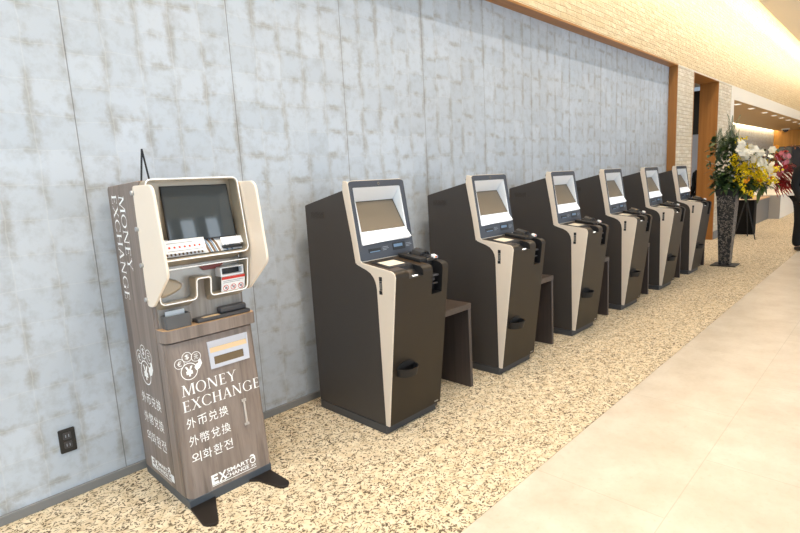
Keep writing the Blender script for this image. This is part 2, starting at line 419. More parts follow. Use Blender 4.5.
# ------------------------------------------------------------------ lettering
def text_polys(s, size, bold=0.0):
    cu = bpy.data.curves.new('tmp', 'FONT'); cu.body = s; cu.size = size; cu.offset = bold; cu.resolution_u = 3
    ob = bpy.data.objects.new('tmp', cu); col.objects.link(ob)
    dg = bpy.context.evaluated_depsgraph_get()
    me = bpy.data.meshes.new_from_object(ob.evaluated_get(dg))
    P = [(v.co.x, v.co.y) for v in me.vertices]; F = [list(p.vertices) for p in me.polygons]
    bpy.data.objects.remove(ob); bpy.data.curves.remove(cu); bpy.data.meshes.remove(me)
    return P, F
def fit_text(s, u0, u1, v0, v1, bold=0.0, keep=False):
    """text stretched into a box (u0..u1, v0..v1)"""
    P, F = text_polys(s, 1.0, bold)
    xs = [p[0] for p in P]; ys = [p[1] for p in P]
    a, b, c, d = min(xs), max(xs), min(ys), max(ys)
    return [((u0+(x-a)/(b-a)*(u1-u0)), (v0+(y-c)/(d-c)*(v1-v0))) for x, y in P], F
def serif_word(word, u0, u1, v0, v1):
    """roman capitals with thick and thin strokes and serifs; polygons in (u,v)"""
    polys = []; x = 0.0
    T, t, S = .13, .06, .042     # thick, thin, serif height
    def ell(cx, cy, rx, ry, a0, a1, n=22):
        return [(cx+rx*math.cos(math.radians(a0+(a1-a0)*i/n)), cy+ry*math.sin(math.radians(a0+(a1-a0)*i/n))) for i in range(n+1)]
    for ch in word:
        L = []
        def rect(a, b, c, d): L.append([(a, c), (b, c), (b, d), (a, d)])
        def stem(a, w, lo=0.0, hi=1.0, sf=.07):
            rect(a, a+w, lo, hi)
            for z0, z1 in ((lo, lo+S), (hi-S, hi)): rect(a-sf, a+w+sf, z0, z1)
        def diag(xa, xb, w, lo=0.0, hi=1.0): L.append([(xa, lo), (xa+w, lo), (xb+w, hi), (xb, hi)])
        def ser(xc, z, w=.13): rect(xc-w, xc+w, z, z+S)
        def ring(cx, cy, ro, rh, ri, rj, a0, a1):
            o = ell(cx, cy, ro, rh, a0, a1); i = ell(cx, cy, ri, rj, a0, a1)
            for k in range(len(o)-1): L.append([o[k], o[k+1], i[k+1], i[k]])
        if ch == 'M':
            diag(.08, .14, t); ser(.11, 0); ser(.14, 1-S, .1)
            diag(.47, .13, T); diag(.47, .80, t); stem(.84, T, sf=.06); adv = 1.03
        elif ch == 'O':
            ring(.44, .5, .42, .52, .30, .475, 0, 360); adv = .90
        elif ch == 'N':
            stem(.10, t, sf=.08); diag(.66, .08, T+.01); rect(.72, .72+t, 0, 1); ser(.745, 1-S, .11); adv = .92
        elif ch == 'E':
            stem(.09, T, sf=.06); rect(.09, .56, 0, S); rect(.09, .54, 1-S, 1); rect(.2, .46, .49, .49+S)
            rect(.54, .575, 0, .17); rect(.51, .545, .83, 1); rect(.44, .47, .41, .60); adv = .66
        elif ch == 'Y':
            rect(.33, .33+T, 0, .46); ser(.387, 0, .13)
            L.append([(.33, .46), (.445, .46), (.18, 1), (.05, 1)]); L.append([(.385, .42), (.44, .46), (.72, 1), (.67, 1)])
            ser(.115, 1-S, .13); ser(.69, 1-S, .1); adv = .74
        elif ch == 'X':
            diag(.58, .08, T+.01); diag(.06, .62, t); ser(.09, 0, .1); ser(.63, 0, .13); ser(.13, 1-S, .13); ser(.64, 1-S, .1); adv = .78
        elif ch == 'C' or ch == 'G':
            ring(.46, .5, .44, .52, .32, .475, 42, 318)
            rect(.755, .79, .72, .95)
            if ch == 'C': rect(.755, .79, .06, .24); adv = .86
            else: rect(.70, .70+T, .05, .44); rect(.60, .90, .44-S, .44); adv = .94
        elif ch == 'H':
            stem(.09, T, sf=.06); stem(.62, T, sf=.06); rect(.2, .62, .49, .49+S); adv = .86
        elif ch == 'A':
            diag(.06, .36, t); diag(.60, .34, T+.01); rect(.18, .6, .30, .30+S); ser(.085, 0, .11); ser(.66, 0, .13); adv = .80
        polys += [[(x+a, b) for a, b in p] for p in L]
        x += adv + .06
    xs = [p[0] for q in polys for p in q]; a, b = min(xs), max(xs)
    return [[(u0+(p-a)/(b-a)*(u1-u0), v0+q*(v1-v0)) for p, q in pl] for pl in polys]
class Decal:
    def __init__(self, fr): self.mb = MB(); self.fr = fr; self.k = 0
    def polys(self, L):
        for p in L:
            self.k = (self.k+1) % 7
            self.mb.face([self.fr(u, v, .0010+.00004*self.k) for u, v in p])
        return self
    def mesh(self, PF):
        P, F = PF; vs = [self.mb.bm.verts.new(self.fr(u, v, .0012)) for u, v in P]
        for f in F:
            try: self.mb.bm.faces.new([vs[i] for i in f])
            except ValueError: pass
        return self
    def ring(self, cu, cv, r, w, n=28, ru=1.0):
        o = [(cu+ru*r*math.cos(2*PI*i/n), cv+r*math.sin(2*PI*i/n)) for i in range(n+1)]
        q = [(cu+ru*(r-w)*math.cos(2*PI*i/n), cv+(r-w)*math.sin(2*PI*i/n)) for i in range(n+1)]
        return self.polys([[o[i], o[i+1], q[i+1], q[i]] for i in range(n)])
    def rect(self, a, b, c, d): return self.polys([[(a, c), (b, c), (b, d), (a, d)]])
    def build(self, name, parent, mat=None): return self.mb.build(name, mat or M['ink'], parent, smooth=0)

# ------------------------------------------------------------------ money exchange machine
def money_machine():
    X0, X1 = .85, 1.287
    R = empty('money_exchange_machine', ((X0+X1)/2, -.3, 0))
    tag(R, 'grey wood grain money exchange machine with cream side wings beside the wall outlet', 'machine')
    b = MB().box(X0+.002, X1-.002, -.588, -.062, .0, .046); b.build('plinth', M['mplinth'], R, bevel=.002)
    fl = [(.86, -.50), (.838, -.745), (.848, -.765), (.872, -.786), (.890, -.782), (.90, -.768), (.953, -.64), (.975, -.592), (.975, -.50)]
    fr_ = [(1.155, -.50), (1.155, -.592), (1.185, -.625), (1.221, -.762), (1.233, -.776), (1.255, -.782), (1.272, -.770), (1.281, -.752), (1.278, -.50)]
    for p in (fl, fr_): MB().prism_z(p, .0, .012).build('foot_plate', M['footplate'], R, bevel=.002)
    # body: wood column
    body = [(-.062, .046), (-.062, 1.495), (-.072, 1.505), (-.468, 1.518), (-.468, .80), (-.50, .775), (-.552, .046)]
    MB().prism_x(body, X0, X1).build('cabinet', M['greywood'], R, bevel=.004)
    # pale wood inset behind the ledge
    MB().box(X0+.012, X1-.012, -.474, -.467, .85, 1.15).build('back_board', M['greywood_pale'], R)
    # door panel
    def yd(z): return -.53-.056*(.785-z)/.735
    cs = rrect(X0+.006, X1-.004, 0, 1, .0, 1)
    xs = [(X0+.006, .03), (X0+.012, .010), (X0+.03, 0.0), (X1-.016, 0.0), (X1-.001, .008), (X1+.004, .026)]
    def dring(z): return [(x, yd(z)+d, z) for x, d in xs]+[(X1+.004, yd(z)+.036, z), (X0+.006, yd(z)+.036, z)]
    door = MB().loft([dring(.044), dring(.782)]).build('door', M['greywood'], R, smooth=50)
    MB().loft([[(x, y+.02, z) for x, y, z in dring(.778)], [(x, y+.02, .795) for x, y, z in dring(.778)]]).build('shadow_gap', M['black'], R)
    # ledge
    lx = [(X0-.001, -.46), (X0-.001, -.505), (X0+.004, -.53), (X0+.022, -.547), (X1-.002, -.551), (X1+.013, -.540), (X1+.018, -.520), (X1+.018, -.46)]
    led = MB().prism_z(lx, .792, .848).build('ledge', M['greywood'], R, smooth=50)
    MB().prism_z([(x*.998+.0021, y+.004) for x, y in lx], .848, .8505).build('ledge_top', M['ledgetop'], led)
    MB().box(1.072, 1.106, -.5465, -.54, .808, .822).build('keyhole_slot', M['black'], led, bevel=.002)
    # things on the ledge, all fixed to it
    t = MB()
    o = rrect(.870, .985, -.535, -.478, .008); i = rrect(.877, .978, -.528, -.485, .006)
    fz = lambda u, v, w: (u, v, w)
    t.plate(o, [i], fz, .851, .912); t.box(.874, .981, -.531, -.482, .851, .870)
    cup = t.build('coin_tray', M['grey'], R, bevel=.001)
    MB().box(.884, .972, -.498, -.494, .871, .928).build('card', M['paper'], cup)
    MB().box(1.012, 1.284, -.538, -.478, .851, .868).build('reader_plate', M['dgrey'], R, bevel=.004)
    MB().box(1.136, 1.275, -.520, -.478, .868, .898).build('reader_block', M['dgrey'], R, bevel=.008, seg=3)
    MB().box(1.045, 1.13, -.528, -.498, .868, .8685).build('reader_sticker', M['tan'], R)
    # ---- upper shell
    yf = lambda z: -.533-.052*(1.52-z)/.37      # front plane of the head
    F = roundpoly([(X0+.006, 1.165), (X1-.003, 1.165), (X1-.003, 1.520), (X0+.006, 1.520)], [.03, .03, .03, .03], 6)
    Bk = roundpoly([(X0+.004, 1.125), (X1-.002, 1.125), (X1-.002, 1.518), (X0+.004, 1.518)], [.03, .03, .03, .03], 6)
    I = roundpoly([(X0+.013, 1.172), (X1-.010, 1.172), (X1-.010, 1.513), (X0+.013, 1.513)], [.025, .025, .025, .025], 6)
    sh = MB().loft([[(x, -.468, z) for x, z in Bk], [(x, yf(z), z) for x, z in F], [(x, yf(z), z) for x, z in I], [(x, -.470, z) for x, z in I]], caps=False)
    sh = sh.build('upper_shell', M['champ'], R, smooth=40)
    MB().tube([(x, yf(z)-.001, z) for x, z in F], .0028, 6, closed=True).build('white_rim', M['rim'], sh)
    MB().box(X0+.01, X1-.008, -.472, -.469, 1.17, 1.515).build('shell_back', M['champ'], sh)
    sq4 = lambda o: [(.934+o, -.516, 1.236+o), (1.262-o, -.516, 1.236+o), (1.256-o, -.482, 1.489-o), (.936+o, -.482, 1.489-o)]
    scr = MB().loft([[(x, y+.012, z) for x, y, z in sq4(0)], sq4(0)]).build('screen_frame', M['black'], R, bevel=.002)
    MB().loft([sq4(.006), [(x, y-.0012, z) for x, y, z in sq4(.006)]]).build('screen', M['mscreen'], scr)
    # signs and stripes painted in for a reflection on the floor of the upper shell
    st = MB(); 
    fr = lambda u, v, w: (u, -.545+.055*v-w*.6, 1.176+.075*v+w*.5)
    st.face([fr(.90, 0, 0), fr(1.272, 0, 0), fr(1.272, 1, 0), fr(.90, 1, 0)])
    pr = st.build('reflection_strip', M['paper'], sh)
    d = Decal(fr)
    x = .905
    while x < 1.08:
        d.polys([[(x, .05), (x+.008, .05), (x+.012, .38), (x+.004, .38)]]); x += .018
    d.build('reflection_bars', pr, M['brownrefl'])
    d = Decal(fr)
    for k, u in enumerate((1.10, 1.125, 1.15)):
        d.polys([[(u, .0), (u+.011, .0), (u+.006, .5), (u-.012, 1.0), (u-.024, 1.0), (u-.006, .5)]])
    d.build('reflection_swirl', pr, M['brownrefl'])
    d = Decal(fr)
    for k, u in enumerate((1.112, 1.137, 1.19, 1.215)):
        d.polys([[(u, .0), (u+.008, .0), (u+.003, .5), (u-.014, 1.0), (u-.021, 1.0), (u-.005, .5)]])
    d.build('reflection_swirl', pr, M['bluegrey'])
    card = MB().loft([[(.900, -.553, 1.192), (1.086, -.553, 1.192), (1.086, -.556, 1.192), (.900, -.556, 1.192)],
                      [(.900, -.530, 1.250), (1.086, -.530, 1.250), (1.086, -.533, 1.250), (.900, -.533, 1.250)]]).build('notice_card', M['paper'], R)
    fc = lambda u, v, w: (u, -.5562+.0235*v-w, 1.192+.058*v)
    d = Decal(fc)
    for k in range(7): d.rect(.915+.023*k, .924+.023*k, .38, .52)
    d.build('red_marks', card, M['red'])
    d = Decal(fc); d.rect(.91, 1.03, .74, .79); d.rect(.91, 1.07, .16, .20); d.build('grey_marks', card, M['marks'])
    c2 = MB().loft([[(1.165, -.553, 1.205), (1.273, -.553, 1.205), (1.273, -.556, 1.205), (1.165, -.556, 1.205)],
                    [(1.165, -.535, 1.238), (1.273, -.535, 1.238), (1.273, -.538, 1.238), (1.165, -.538, 1.238)]]).build('notice_card', M['paper'], R)
    MB().box(1.172, 1.262, -.562, -.520, 1.186, 1.198).build('bill_slot', M['black'], R, bevel=.002)
    # ---- lower shell with the notch
    def low(y, dz, o=0.0):
        pts = [(X0+.006+o, 1.124), (X0+.006+o, .966-dz+o), (1.024-o, .966-dz+o), (1.024-o, 1.063-dz*.2+o), (1.092+o, 1.063-dz*.2+o), (1.092+o, .970-dz+o), (X1-.003-o, .970-dz+o), (X1-.003-o, 1.124)]
        return [(x, y(z), z) for x, z in roundpoly(pts, [0, .03, .022, .016, .016, .022, .028, 0], 5)]
    yl = lambda z: -.532-.03*(z-.966)/.16
    yb = lambda z: -.470
    out0, out1, in1, in0 = low(yb, .034), low(yl, 0), low(yl, 0, .006), low(lambda z: -.476, .0, .006)
    ls = MB().loft([out0, out1, in1, in0], caps=False, closed=False).build('lower_shell', M['champ'], R, smooth=45)
    MB().tube([(x, y-.001, z) for x, y, z in out1], .0028, 6).build('white_rim', M['rim'], ls)
    MB().tube([(X0+.006, yl(1.124)-.001, 1.124), (X1-.003, yl(1.124)-.001, 1.124)], .0028, 6).build('white_rim', M['rim'], ls)
    bp = MB(); loop = [(x, z) for x, y, z in in0]
    bp.plate(loop, [], lambda u, v, w: (u, -.477-w, v), 0, None); bp.build('shell_back', M['champ_pale'], ls)
    bl = [(.885+.085*math.cos(a), 1.045+.042*math.sin(a)) for a in [PI*1.55+PI*1.0*i/14 for i in range(15)]]
    pts = [(.868, 1.085), (.905, 1.082), (.945, 1.068), (.968, 1.05), (.972, 1.038), (.96, 1.022), (.93, 1.008), (.895, .998), (.868, .993)]
    MB().prism_y(pts, -.520, -.478).build('coin_bowl', M['champ'], R, bevel=.012, seg=3)
    MB().prism_y([(1.065, 1.115), (1.20, 1.115), (1.165, 1.088), (1.09, 1.088)], -.49, -.478).build('sign_reflection_bar', M['darkred'], R)  # bar painted in for the reflection of a sign
    bx = MB(); fy = lambda u, v, w: (u, w, v)
    bx.plate([(1.150, 1.048), (1.272, 1.048), (1.272, 1.094), (1.150, 1.094)], [[(1.158, 1.056), (1.264, 1.056), (1.264, 1.088), (1.158, 1.088)]], fy, -.535, -.478)
    ob = bx.build('receipt_outlet', M['white'], R, bevel=.002)
    MB().box(1.158, 1.264, -.500, -.480, 1.056, 1.088).build('outlet_mouth', M['black'], ob)
    nt = MB().loft([[(1.148, -.528, .972), (1.270, -.528, .972), (1.270, -.522, .972), (1.148, -.522, .972)],
                    [(1.148, -.545, 1.048), (1.270, -.545, 1.048), (1.270, -.539, 1.048), (1.148, -.539, 1.048)]]).build('warning_label', M['paper'], R)
    fn = lambda u, v, w: (u, -.528-.017*v-w, .972+.076*v)
    d = Decal(fn); d.rect(1.148, 1.270, .82, 1.0)
    for k in range(3):
        cu = 1.170+.039*k
        n = 20; r = .0145
        o = [(cu+r*math.cos(2*PI*i/n), .27+r/.076*math.sin(2*PI*i/n)) for i in range(n+1)]
        q = [(cu+(r-.0026)*math.cos(2*PI*i/n), .27+(r-.0026)/.076*math.sin(2*PI*i/n)) for i in range(n+1)]
        d.polys([[o[i], o[i+1], q[i+1], q[i]] for i in range(n)])
        d.polys([[(cu-.011, .40), (cu-.008, .43), (cu+.011, .14), (cu+.008, .11)]])
    d.build('red_marks', nt, M['red'])
    d = Decal(fn); d.rect(1.156, 1.262, .70, .73); d.rect(1.156, 1.245, .60, .63)
    for k in range(3): d.rect(1.165+.039*k, 1.177+.039*k, .20, .34)
    d.build('grey_marks', nt, M['marks'])
    # ---- banknote slot in the door
    def fd(u, v, w): return (u, yd(v)-w, v)
    s = MB(); s.plate([(1.046, .620), (1.248, .620), (1.252, .752), (1.043, .752)], [[(1.052, .697), (1.243, .697), (1.244, .746), (1.050, .746)], [(1.066, .637), (1.220, .637), (1.220, .676), (1.066, .676)]], fd, -.004, .006)
    so = s.build('note_slot_frame', M['lilac'], R)
    s = MB(); s.face([fd(1.050, .747, .0055), fd(1.245, .747, .0055), fd(1.245, .718, -.0005), fd(1.050, .718, -.0005)]); s.build('slot_hood', M['lilac'], so)
    s = MB(); s.face([fd(1.050, .720, .001), fd(1.245, .720, .001), fd(1.245, .697, .006), fd(1.050, .697, .006)]); s.build('slot_lip', M['tan'], so)
    s = MB(); s.face([fd(1.064, .635, .002), fd(1.222, .635, .002), fd(1.222, .678, .002), fd(1.064, .678, .002)]); s.build('slot_window', M['brownwin'], so)
    # latch
    l = MB()
    for a, b, c, e in ((1.181, 1.190, .295, .425), (1.174, 1.197, .413, .426), (1.174, 1.197, .292, .303)):
        l.loft([[fd(a, c, 0), fd(b, c, 0), fd(b, e, 0), fd(a, e, 0)], [fd(a, c, .006), fd(b, c, .006), fd(b, e, .006), fd(a, e, .006)]])
    l.build('clear_door_pull', M['clear'], R)
    # ---- graphics
    def emblem(d, cu, cv, k=1.0, ru=1.0):
        d.ring(cu, cv, .040*k, .0036*k, 32, ru)
        c3 = [(-.040, .045), (-.002, .068), (.040, .060)]
        for (a, b), ch in zip(c3, '€$元'):
            d.ring(cu+a*ru*k, cv+b*k, .0235*k, .0024*k, 26, ru)
            d.mesh(fit_text(ch, cu+ru*(a-.0095)*k, cu+ru*(a+.0095)*k, cv+(b-.012)*k, cv+(b+.012)*k, .0))
        d.mesh(fit_text('¥', cu-.018*k*ru, cu+.018*k*ru, cv-.024*k, cv+.024*k, .03))
        d.polys([[(cu+ru*.026*k, cv+.012*k), (cu+ru*.033*k, cv-.004*k), (cu+ru*.05*k, cv+.002*k), (cu+ru*.064*k, cv+.022*k), (cu+ru*.060*k, cv+.044*k), (cu+ru*.050*k, cv+.044*k), (cu+ru*.046*k, cv+.028*k), (cu+ru*.036*k, cv+.026*k)]])
    def logo(d, u0, v0, k=1.0):
        U = lambda a: u0+a*k
        V = lambda b: v0+b*k
        d.mesh(fit_text('E', U(0), U(.033), V(.004), V(.050), .045))
        d.mesh(fit_text('X', U(.036), U(.078), V(.004), V(.050), .03))
        d.rect(U(0), U(.235), V(-.006), V(-.003)); d.rect(U(0), U(.07), V(.0), V(.004))
        d.mesh(fit_text('SMART', U(.080), U(.200), V(.029), V(.050), .02))
        d.mesh(fit_text('CHANGE', U(.070), U(.196), V(.004), V(.024), .02))
        d.ring(U(.220), V(.035), .016*k, .0055*k, 20)
        d.polys([[(U(.205), V(.056)), (U(.214), V(.066)), (U(.228), V(.064)), (U(.236), V(.050)), (U(.233), V(.036)), (U(.228), V(.038)), (U(.228), V(.050)), (U(.220), V(.057))]])
        d.mesh(fit_text('30', U(.207), U(.233), V(.003), V(.014), .02))
    d = Decal(fd); emblem(d, .943, .640); d.build('emblem', door)
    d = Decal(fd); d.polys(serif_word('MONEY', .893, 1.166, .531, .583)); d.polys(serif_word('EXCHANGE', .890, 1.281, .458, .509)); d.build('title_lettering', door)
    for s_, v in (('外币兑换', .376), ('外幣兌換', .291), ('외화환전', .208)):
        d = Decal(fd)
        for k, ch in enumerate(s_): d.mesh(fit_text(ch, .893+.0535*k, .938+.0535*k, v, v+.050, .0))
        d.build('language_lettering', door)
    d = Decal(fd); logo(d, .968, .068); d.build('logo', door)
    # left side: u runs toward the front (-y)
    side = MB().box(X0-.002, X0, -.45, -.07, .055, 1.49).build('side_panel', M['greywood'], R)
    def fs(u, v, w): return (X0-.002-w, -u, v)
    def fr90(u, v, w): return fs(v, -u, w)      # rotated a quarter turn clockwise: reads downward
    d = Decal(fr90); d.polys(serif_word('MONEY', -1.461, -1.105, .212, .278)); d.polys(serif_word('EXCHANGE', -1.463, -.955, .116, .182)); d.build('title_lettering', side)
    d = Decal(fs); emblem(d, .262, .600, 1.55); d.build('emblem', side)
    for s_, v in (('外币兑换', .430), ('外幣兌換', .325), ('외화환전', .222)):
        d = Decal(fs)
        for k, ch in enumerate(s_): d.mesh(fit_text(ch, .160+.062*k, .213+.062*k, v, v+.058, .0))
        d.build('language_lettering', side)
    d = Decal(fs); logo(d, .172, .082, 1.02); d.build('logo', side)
    d = Decal(fs); d.rect(.412, .449, .084, .122); d.build('white_sticker', side, M['paper'])
    # ---- wings
    def wing(x0, x1, lab):
        P = roundpoly([(-.455, .962), (-.520, .962), (-.722, 1.118), (-.672, 1.497), (-.455, 1.497)], [.02, .03, .03, .05, .02], 6)
        w = MB().prism_x(P, x0, x1).build('side_wing', M['wing'], R, bevel=.003)
        s = 1 if x0 < 1 else -1
        for z in (1.467, 1.310, 1.150, .994):
            xo = x0 if s > 0 else x1
            MB().cyl((xo-s*.011, -.462, z), (xo+s*.03, -.462, z), .0105, None, 12).build('standoff', M['chrome'], w, bevel=.001)
    wing(.829, .841, 'l'); wing(1.296, 1.308, 'r')
    MB().tube([(.944, -.25, 1.508), (.966, -.25, 1.672)], .0045, 8).tube([(.966, -.25, 1.672), (.985, -.25, 1.508)], .0045, 8).build('antenna', M['black'], R)
    return R
money_machine()

# ------------------------------------------------------------------ check-in kiosk
W = .455
def kiosk(x0):
    R = empty('check_in_kiosk', (x0+W/2, -.47, 0))
    X = lambda u: x0+u
    MB().box(X(.004), X(W-.008), -.782, -.157, 0, .052).build('plinth', M['plinth'], R, bevel=.002)
    head = [(-.157, .056), (-.157, 1.336), (-.165, 1.342)]
    tail = [(-.62, 1.0), (-.69, .972), (-.74, .948), (-.77, .91), (-.780, .86), (-.786, .056)]
    cab = head+[(-.45, 1.404), (-.45, 1.06), (-.60, 1.03)]+tail
    chk = head+[(-.53, 1.422), (-.56, 1.40)]+tail
    c = MB().prism_x(cab, X(.020), X(W-.020)).prism_x(chk, X(.003), X(.020)).prism_x(chk, X(W-.020), X(W-.003))
    c.loft([[(X(.02), -.45, 1.40), (X(W-.02), -.45, 1.40), (X(W-.02), -.56, 1.418), (X(.02), -.56, 1.418)], [(X(.02), -.45, 1.404), (X(W-.02), -.45, 1.404), (X(W-.02), -.53, 1.4225), (X(.02), -.53, 1.4225)]])
    c.build('cabinet', M['kbody'], R, bevel=.002)
    v = MB().box(X(.001), X(.004), -.342, -.216, 1.262, 1.299)
    vent = v.build('vent_grille', M['vent'], R)
    sl = MB()
    for k in range(5): sl.box(X(.0), X(.002), -.340, -.218, 1.2645+.007*k, 1.2675+.007*k)
    sl.build('vent_slats', M['kbody'], vent)
    # cream outline on both sides
    front = [(-.816, .058)] + arc(-.893, .945, .035, 190, 100, 6)[:0] + [(-.9265, .925), (-.929, .945), (-.924, .962), (-.912, .974), (-.895, .9795), (-.664, 1.010), (-.655, 1.025), (-.589, 1.455), (-.585, 1.466), (-.576, 1.473)]
    back = [(-.553, 1.477), (-.545, 1.474), (-.541, 1.462), (-.537, 1.42), (-.615, 1.02), (-.621, .998), (-.66, .984), (-.70, .972), (-.735, .955), (-.758, .932), (-.772, .905), (-.779, .87), (-.787, .058)]
    for a, b, nm in ((-.002, .006, 'side_trim'), (W-.012, W+.002, 'side_trim')):
        t = MB(); lp = (front if a < .1 else [(y+(.016 if z < .985 else .008), z-(.006 if z < 1.03 else 0)) for y, z in front])+back
        t.plate(lp, [], lambda u, vv, w: (X(w), u, vv), a, b); tr = t.build(nm, M['cream'], R, bevel=.002)
        if a < .1:
            s = MB().box(X(-.004), X(-.002), -.826, -.804, .918, .942).box(X(-.004), X(-.002), -.823, -.800, .843, .864).box(X(-.0035), X(-.002), -.824, -.804, .866, .916)
            s.build('side_sensor', M['black'], tr)
            MB().box(X(-.0045), X(-.003), -.8215, -.8085, .872, .910).build('sensor_lens', M['lens'], tr)
    # bezel plane
    def fb(u, s, w):     # s along the slope 0..1 -> z 1.015..1.470 ; w toward the viewer
        z = 1.015+.455*s
        y = -.6545+.0685*(z-1.02)/.447
        return (X(u), y-w, z+w*.15)
    S = lambda z: (z-1.015)/.455
    outer = roundpoly([(.001, S(1.015)), (W-.002, S(1.015)), (W-.002, S(1.472)), (.001, S(1.472))], [0, 0, .04, .04], 6)
    hole = roundpoly([(.029, S(1.108)), (W-.034, S(1.108)), (W-.042, S(1.434)), (.029, S(1.434))], .008, 3)
    bz = MB().plate(outer, [hole], fb, -.030, .003).build('bezel', M['slate'], R, bevel=.0015)
    rim = MB().plate(roundpoly([(.0, S(1.01)), (W, S(1.01)), (W, S(1.476)), (.0, S(1.476))], [0, 0, .05, .05], 6), [outer], fb, -.045, .0).build('bezel_edge', M['cream'], R)
    MB().plate([(.004, S(1.02)), (W-.004, S(1.02)), (W-.004, S(1.46)), (.004, S(1.46))], [[(.02, S(1.09)), (W-.02, S(1.09)), (W-.02, S(1.45)), (.02, S(1.45))]], fb, -.055, -.030).build('bezel_back', M['kbody'], R)
    # shroud: four white faces running back to the tilted screen
    H = [(.029, S(1.108)), (W-.034, S(1.108)), (W-.042, S(1.434)), (.029, S(1.434))]
    Hf = [fb(u, s, .002) for u, s in H]
    Q = [(X(.046), -.628, 1.180), (X(W-.045), -.628, 1.180), (X(W-.045), -.530, 1.352), (X(.046), -.530, 1.352)]
    lipf = [(X(.030), -.652, 1.112), (X(W-.026), -.652, 1.112)]
    sh = MB(); sh.face([Hf[1], Hf[2], Q[2], Q[1]]); sh.face([Hf[2], Hf[3], Q[3], Q[2]]); sh.face([Hf[3], Hf[0], Q[0], Q[3]])
    shr = sh.build('shroud', M['white'], R, smooth=0)
    lip = MB().loft([[(X(.032), -.653, 1.106), (X(W-.026), -.660, 1.120), (X(W-.026), -.64, 1.106), (X(.032), -.63, 1.10)],
                     [Q[0], Q[1], (Q[1][0], Q[1][1]+.02, Q[1][2]-.02), (Q[0][0], Q[0][1]+.02, Q[0][2]-.02)]])
    lip.build('shroud_lip', M['lip'], R, smooth=0)
    scb = MB().loft([Q, [(x, y+.02, z-.012) for x, y, z in Q]]).build('screen_edge', M['black'], R)
    def fq(u, v):
        a = Vector(Q[0]).lerp(Vector(Q[1]), u); b = Vector(Q[3]).lerp(Vector(Q[2]), u); p = a.lerp(b, v)
        return p + Vector((0, -.0012, .0008))
    g = MB(); g.face([fq(.0, .0), fq(.975, .0), fq(.975, .975), fq(.0, .975)]); g.build('screen', M['screen'], scb)
    cm = MB(); cc = Vector(fb(.235, S(1.452), .003)); cm.cyl(cc, cc+Vector((0, -.003, .0004)), .0085, None, 16); cmo = cm.build('camera', M['lens'], R)
    cm = MB(); cm.cyl(cc+Vector((0, -.003, .0004)), cc+Vector((0, -.004, .0005)), .004, None, 12); cm.build('camera_lens', M['black'], cmo)
    def slot(u0, u1, z0, z1, mat, nm):
        m = MB(); m.loft([[fb(u0, S(z0), .003), fb(u1, S(z0), .003), fb(u1, S(z1), .003), fb(u0, S(z1), .003)], [fb(u0, S(z0), .0055), fb(u1, S(z0), .0055), fb(u1, S(z1), .0055), fb(u0, S(z1), .0055)]])
        return m.build(nm, mat, R)
    def on(u0, u1, z0, z1, mat, nm, par, w=.0065):
        m = MB(); m.face([fb(u0, S(z0), w), fb(u1, S(z0), w), fb(u1, S(z1), w), fb(u0, S(z1), w)]); m.build(nm, mat, par)
    a = slot(.072, .168, 1.055, 1.078, M['black'], 'receipt_slot'); on(.078, .160, 1.0565, 1.062, M['blueled'], 'slot_light', a)
    a = slot(.270, .375, 1.048, 1.092, M['black'], 'card_slot'); on(.276, .352, 1.066, 1.084, M['blueled'], 'slot_light', a)
    for u in (.185, .385):
        m = MB()
        for zz, l in ((1.076, .045), (1.067, .05), (1.059, .03)): m.face([fb(u, S(zz), .0035), fb(u+l, S(zz), .0035), fb(u+l, S(zz+.003), .0035), fb(u, S(zz+.003), .0035)])
        m.build('slot_print', M['marks'], bz)
    # deck and front panel, notched twice at the front edge
    top = [(-.655, 1.006), (-.890, .9755)]; rnd = [(-.899, .9735), (-.906, .9705), (-.912, .966), (-.917, .961), (-.9205, .9545), (-.923, .947), (-.9235, .939), (-.9225, .93)]
    low = [(-.813, .058), (-.79, .058), (-.786, .84), (-.77, .90), (-.74, .94), (-.66, .965)]
    full = top+rnd+low
    n1 = [(-.655, 1.006), (-.842, .9817), (-.850, .955), (-.872, .938), (-.92149, .922)]+low
    n2 = [(-.655, 1.006), (-.836, .9825), (-.846, .96), (-.852, .80), (-.90555, .795)]+low
    p = MB()
    segs = [(.006, .115, full), (.115, .232, n1), (.232, .315, full), (.315, .405, n2), (.405, W+.0022, full)]
    for a, b, q in segs: p.prism_x(q, X(a), X(b))
    fp = p.build('front_panel', M['kfront'], R, smooth=0)
    e = .0012
    m = MB(); m.prism_x([(-.655, 1.0065), (-.889, .9762), (-.889, .9742), (-.655, 1.004)], X(.008), X(.114)).prism_x([(-.655, 1.0065), (-.889, .9762), (-.889, .9742), (-.655, 1.004)], X(.233), X(.314))
    m.prism_x([(-.655, 1.0065), (-.841, .9825), (-.841, .980), (-.655, 1.004)], X(.114), X(.233)).prism_x([(-.655, 1.0065), (-.835, .9832), (-.835, .981), (-.655, 1.004)], X(.314), X(W-.013))
    m.build('deck_top', M['kdeck'], fp)
    # notch liners
    m = MB(); ln = n1[1:5]
    m.loft([[(X(.1165), y-.001, z+.0015) for y, z in ln], [(X(.2305), y-.001, z+.0015) for y, z in ln]], caps=False, closed=False)
    sc1 = m.build('barcode_scanner', M['black'], R, recalc=False)
    for u in (.115, .232):
        q = MB(); s = .0008 if u < .2 else -.0008
        q.face([(X(u+s), y, z) for y, z in [(-.842, .983), (-.850, .955), (-.872, .938), (-.9205, .923), (-.9235, .945), (-.917, .961), (-.905, .971), (-.89, .9755)]]); q.build('scanner_cheek', M['black'], sc1)
    MB().box(X(.160), X(.198), -.912, -.894, .9285, .9310).build('scanner_light', M['led'], sc1)
    m = MB(); ln = n2[1:5]
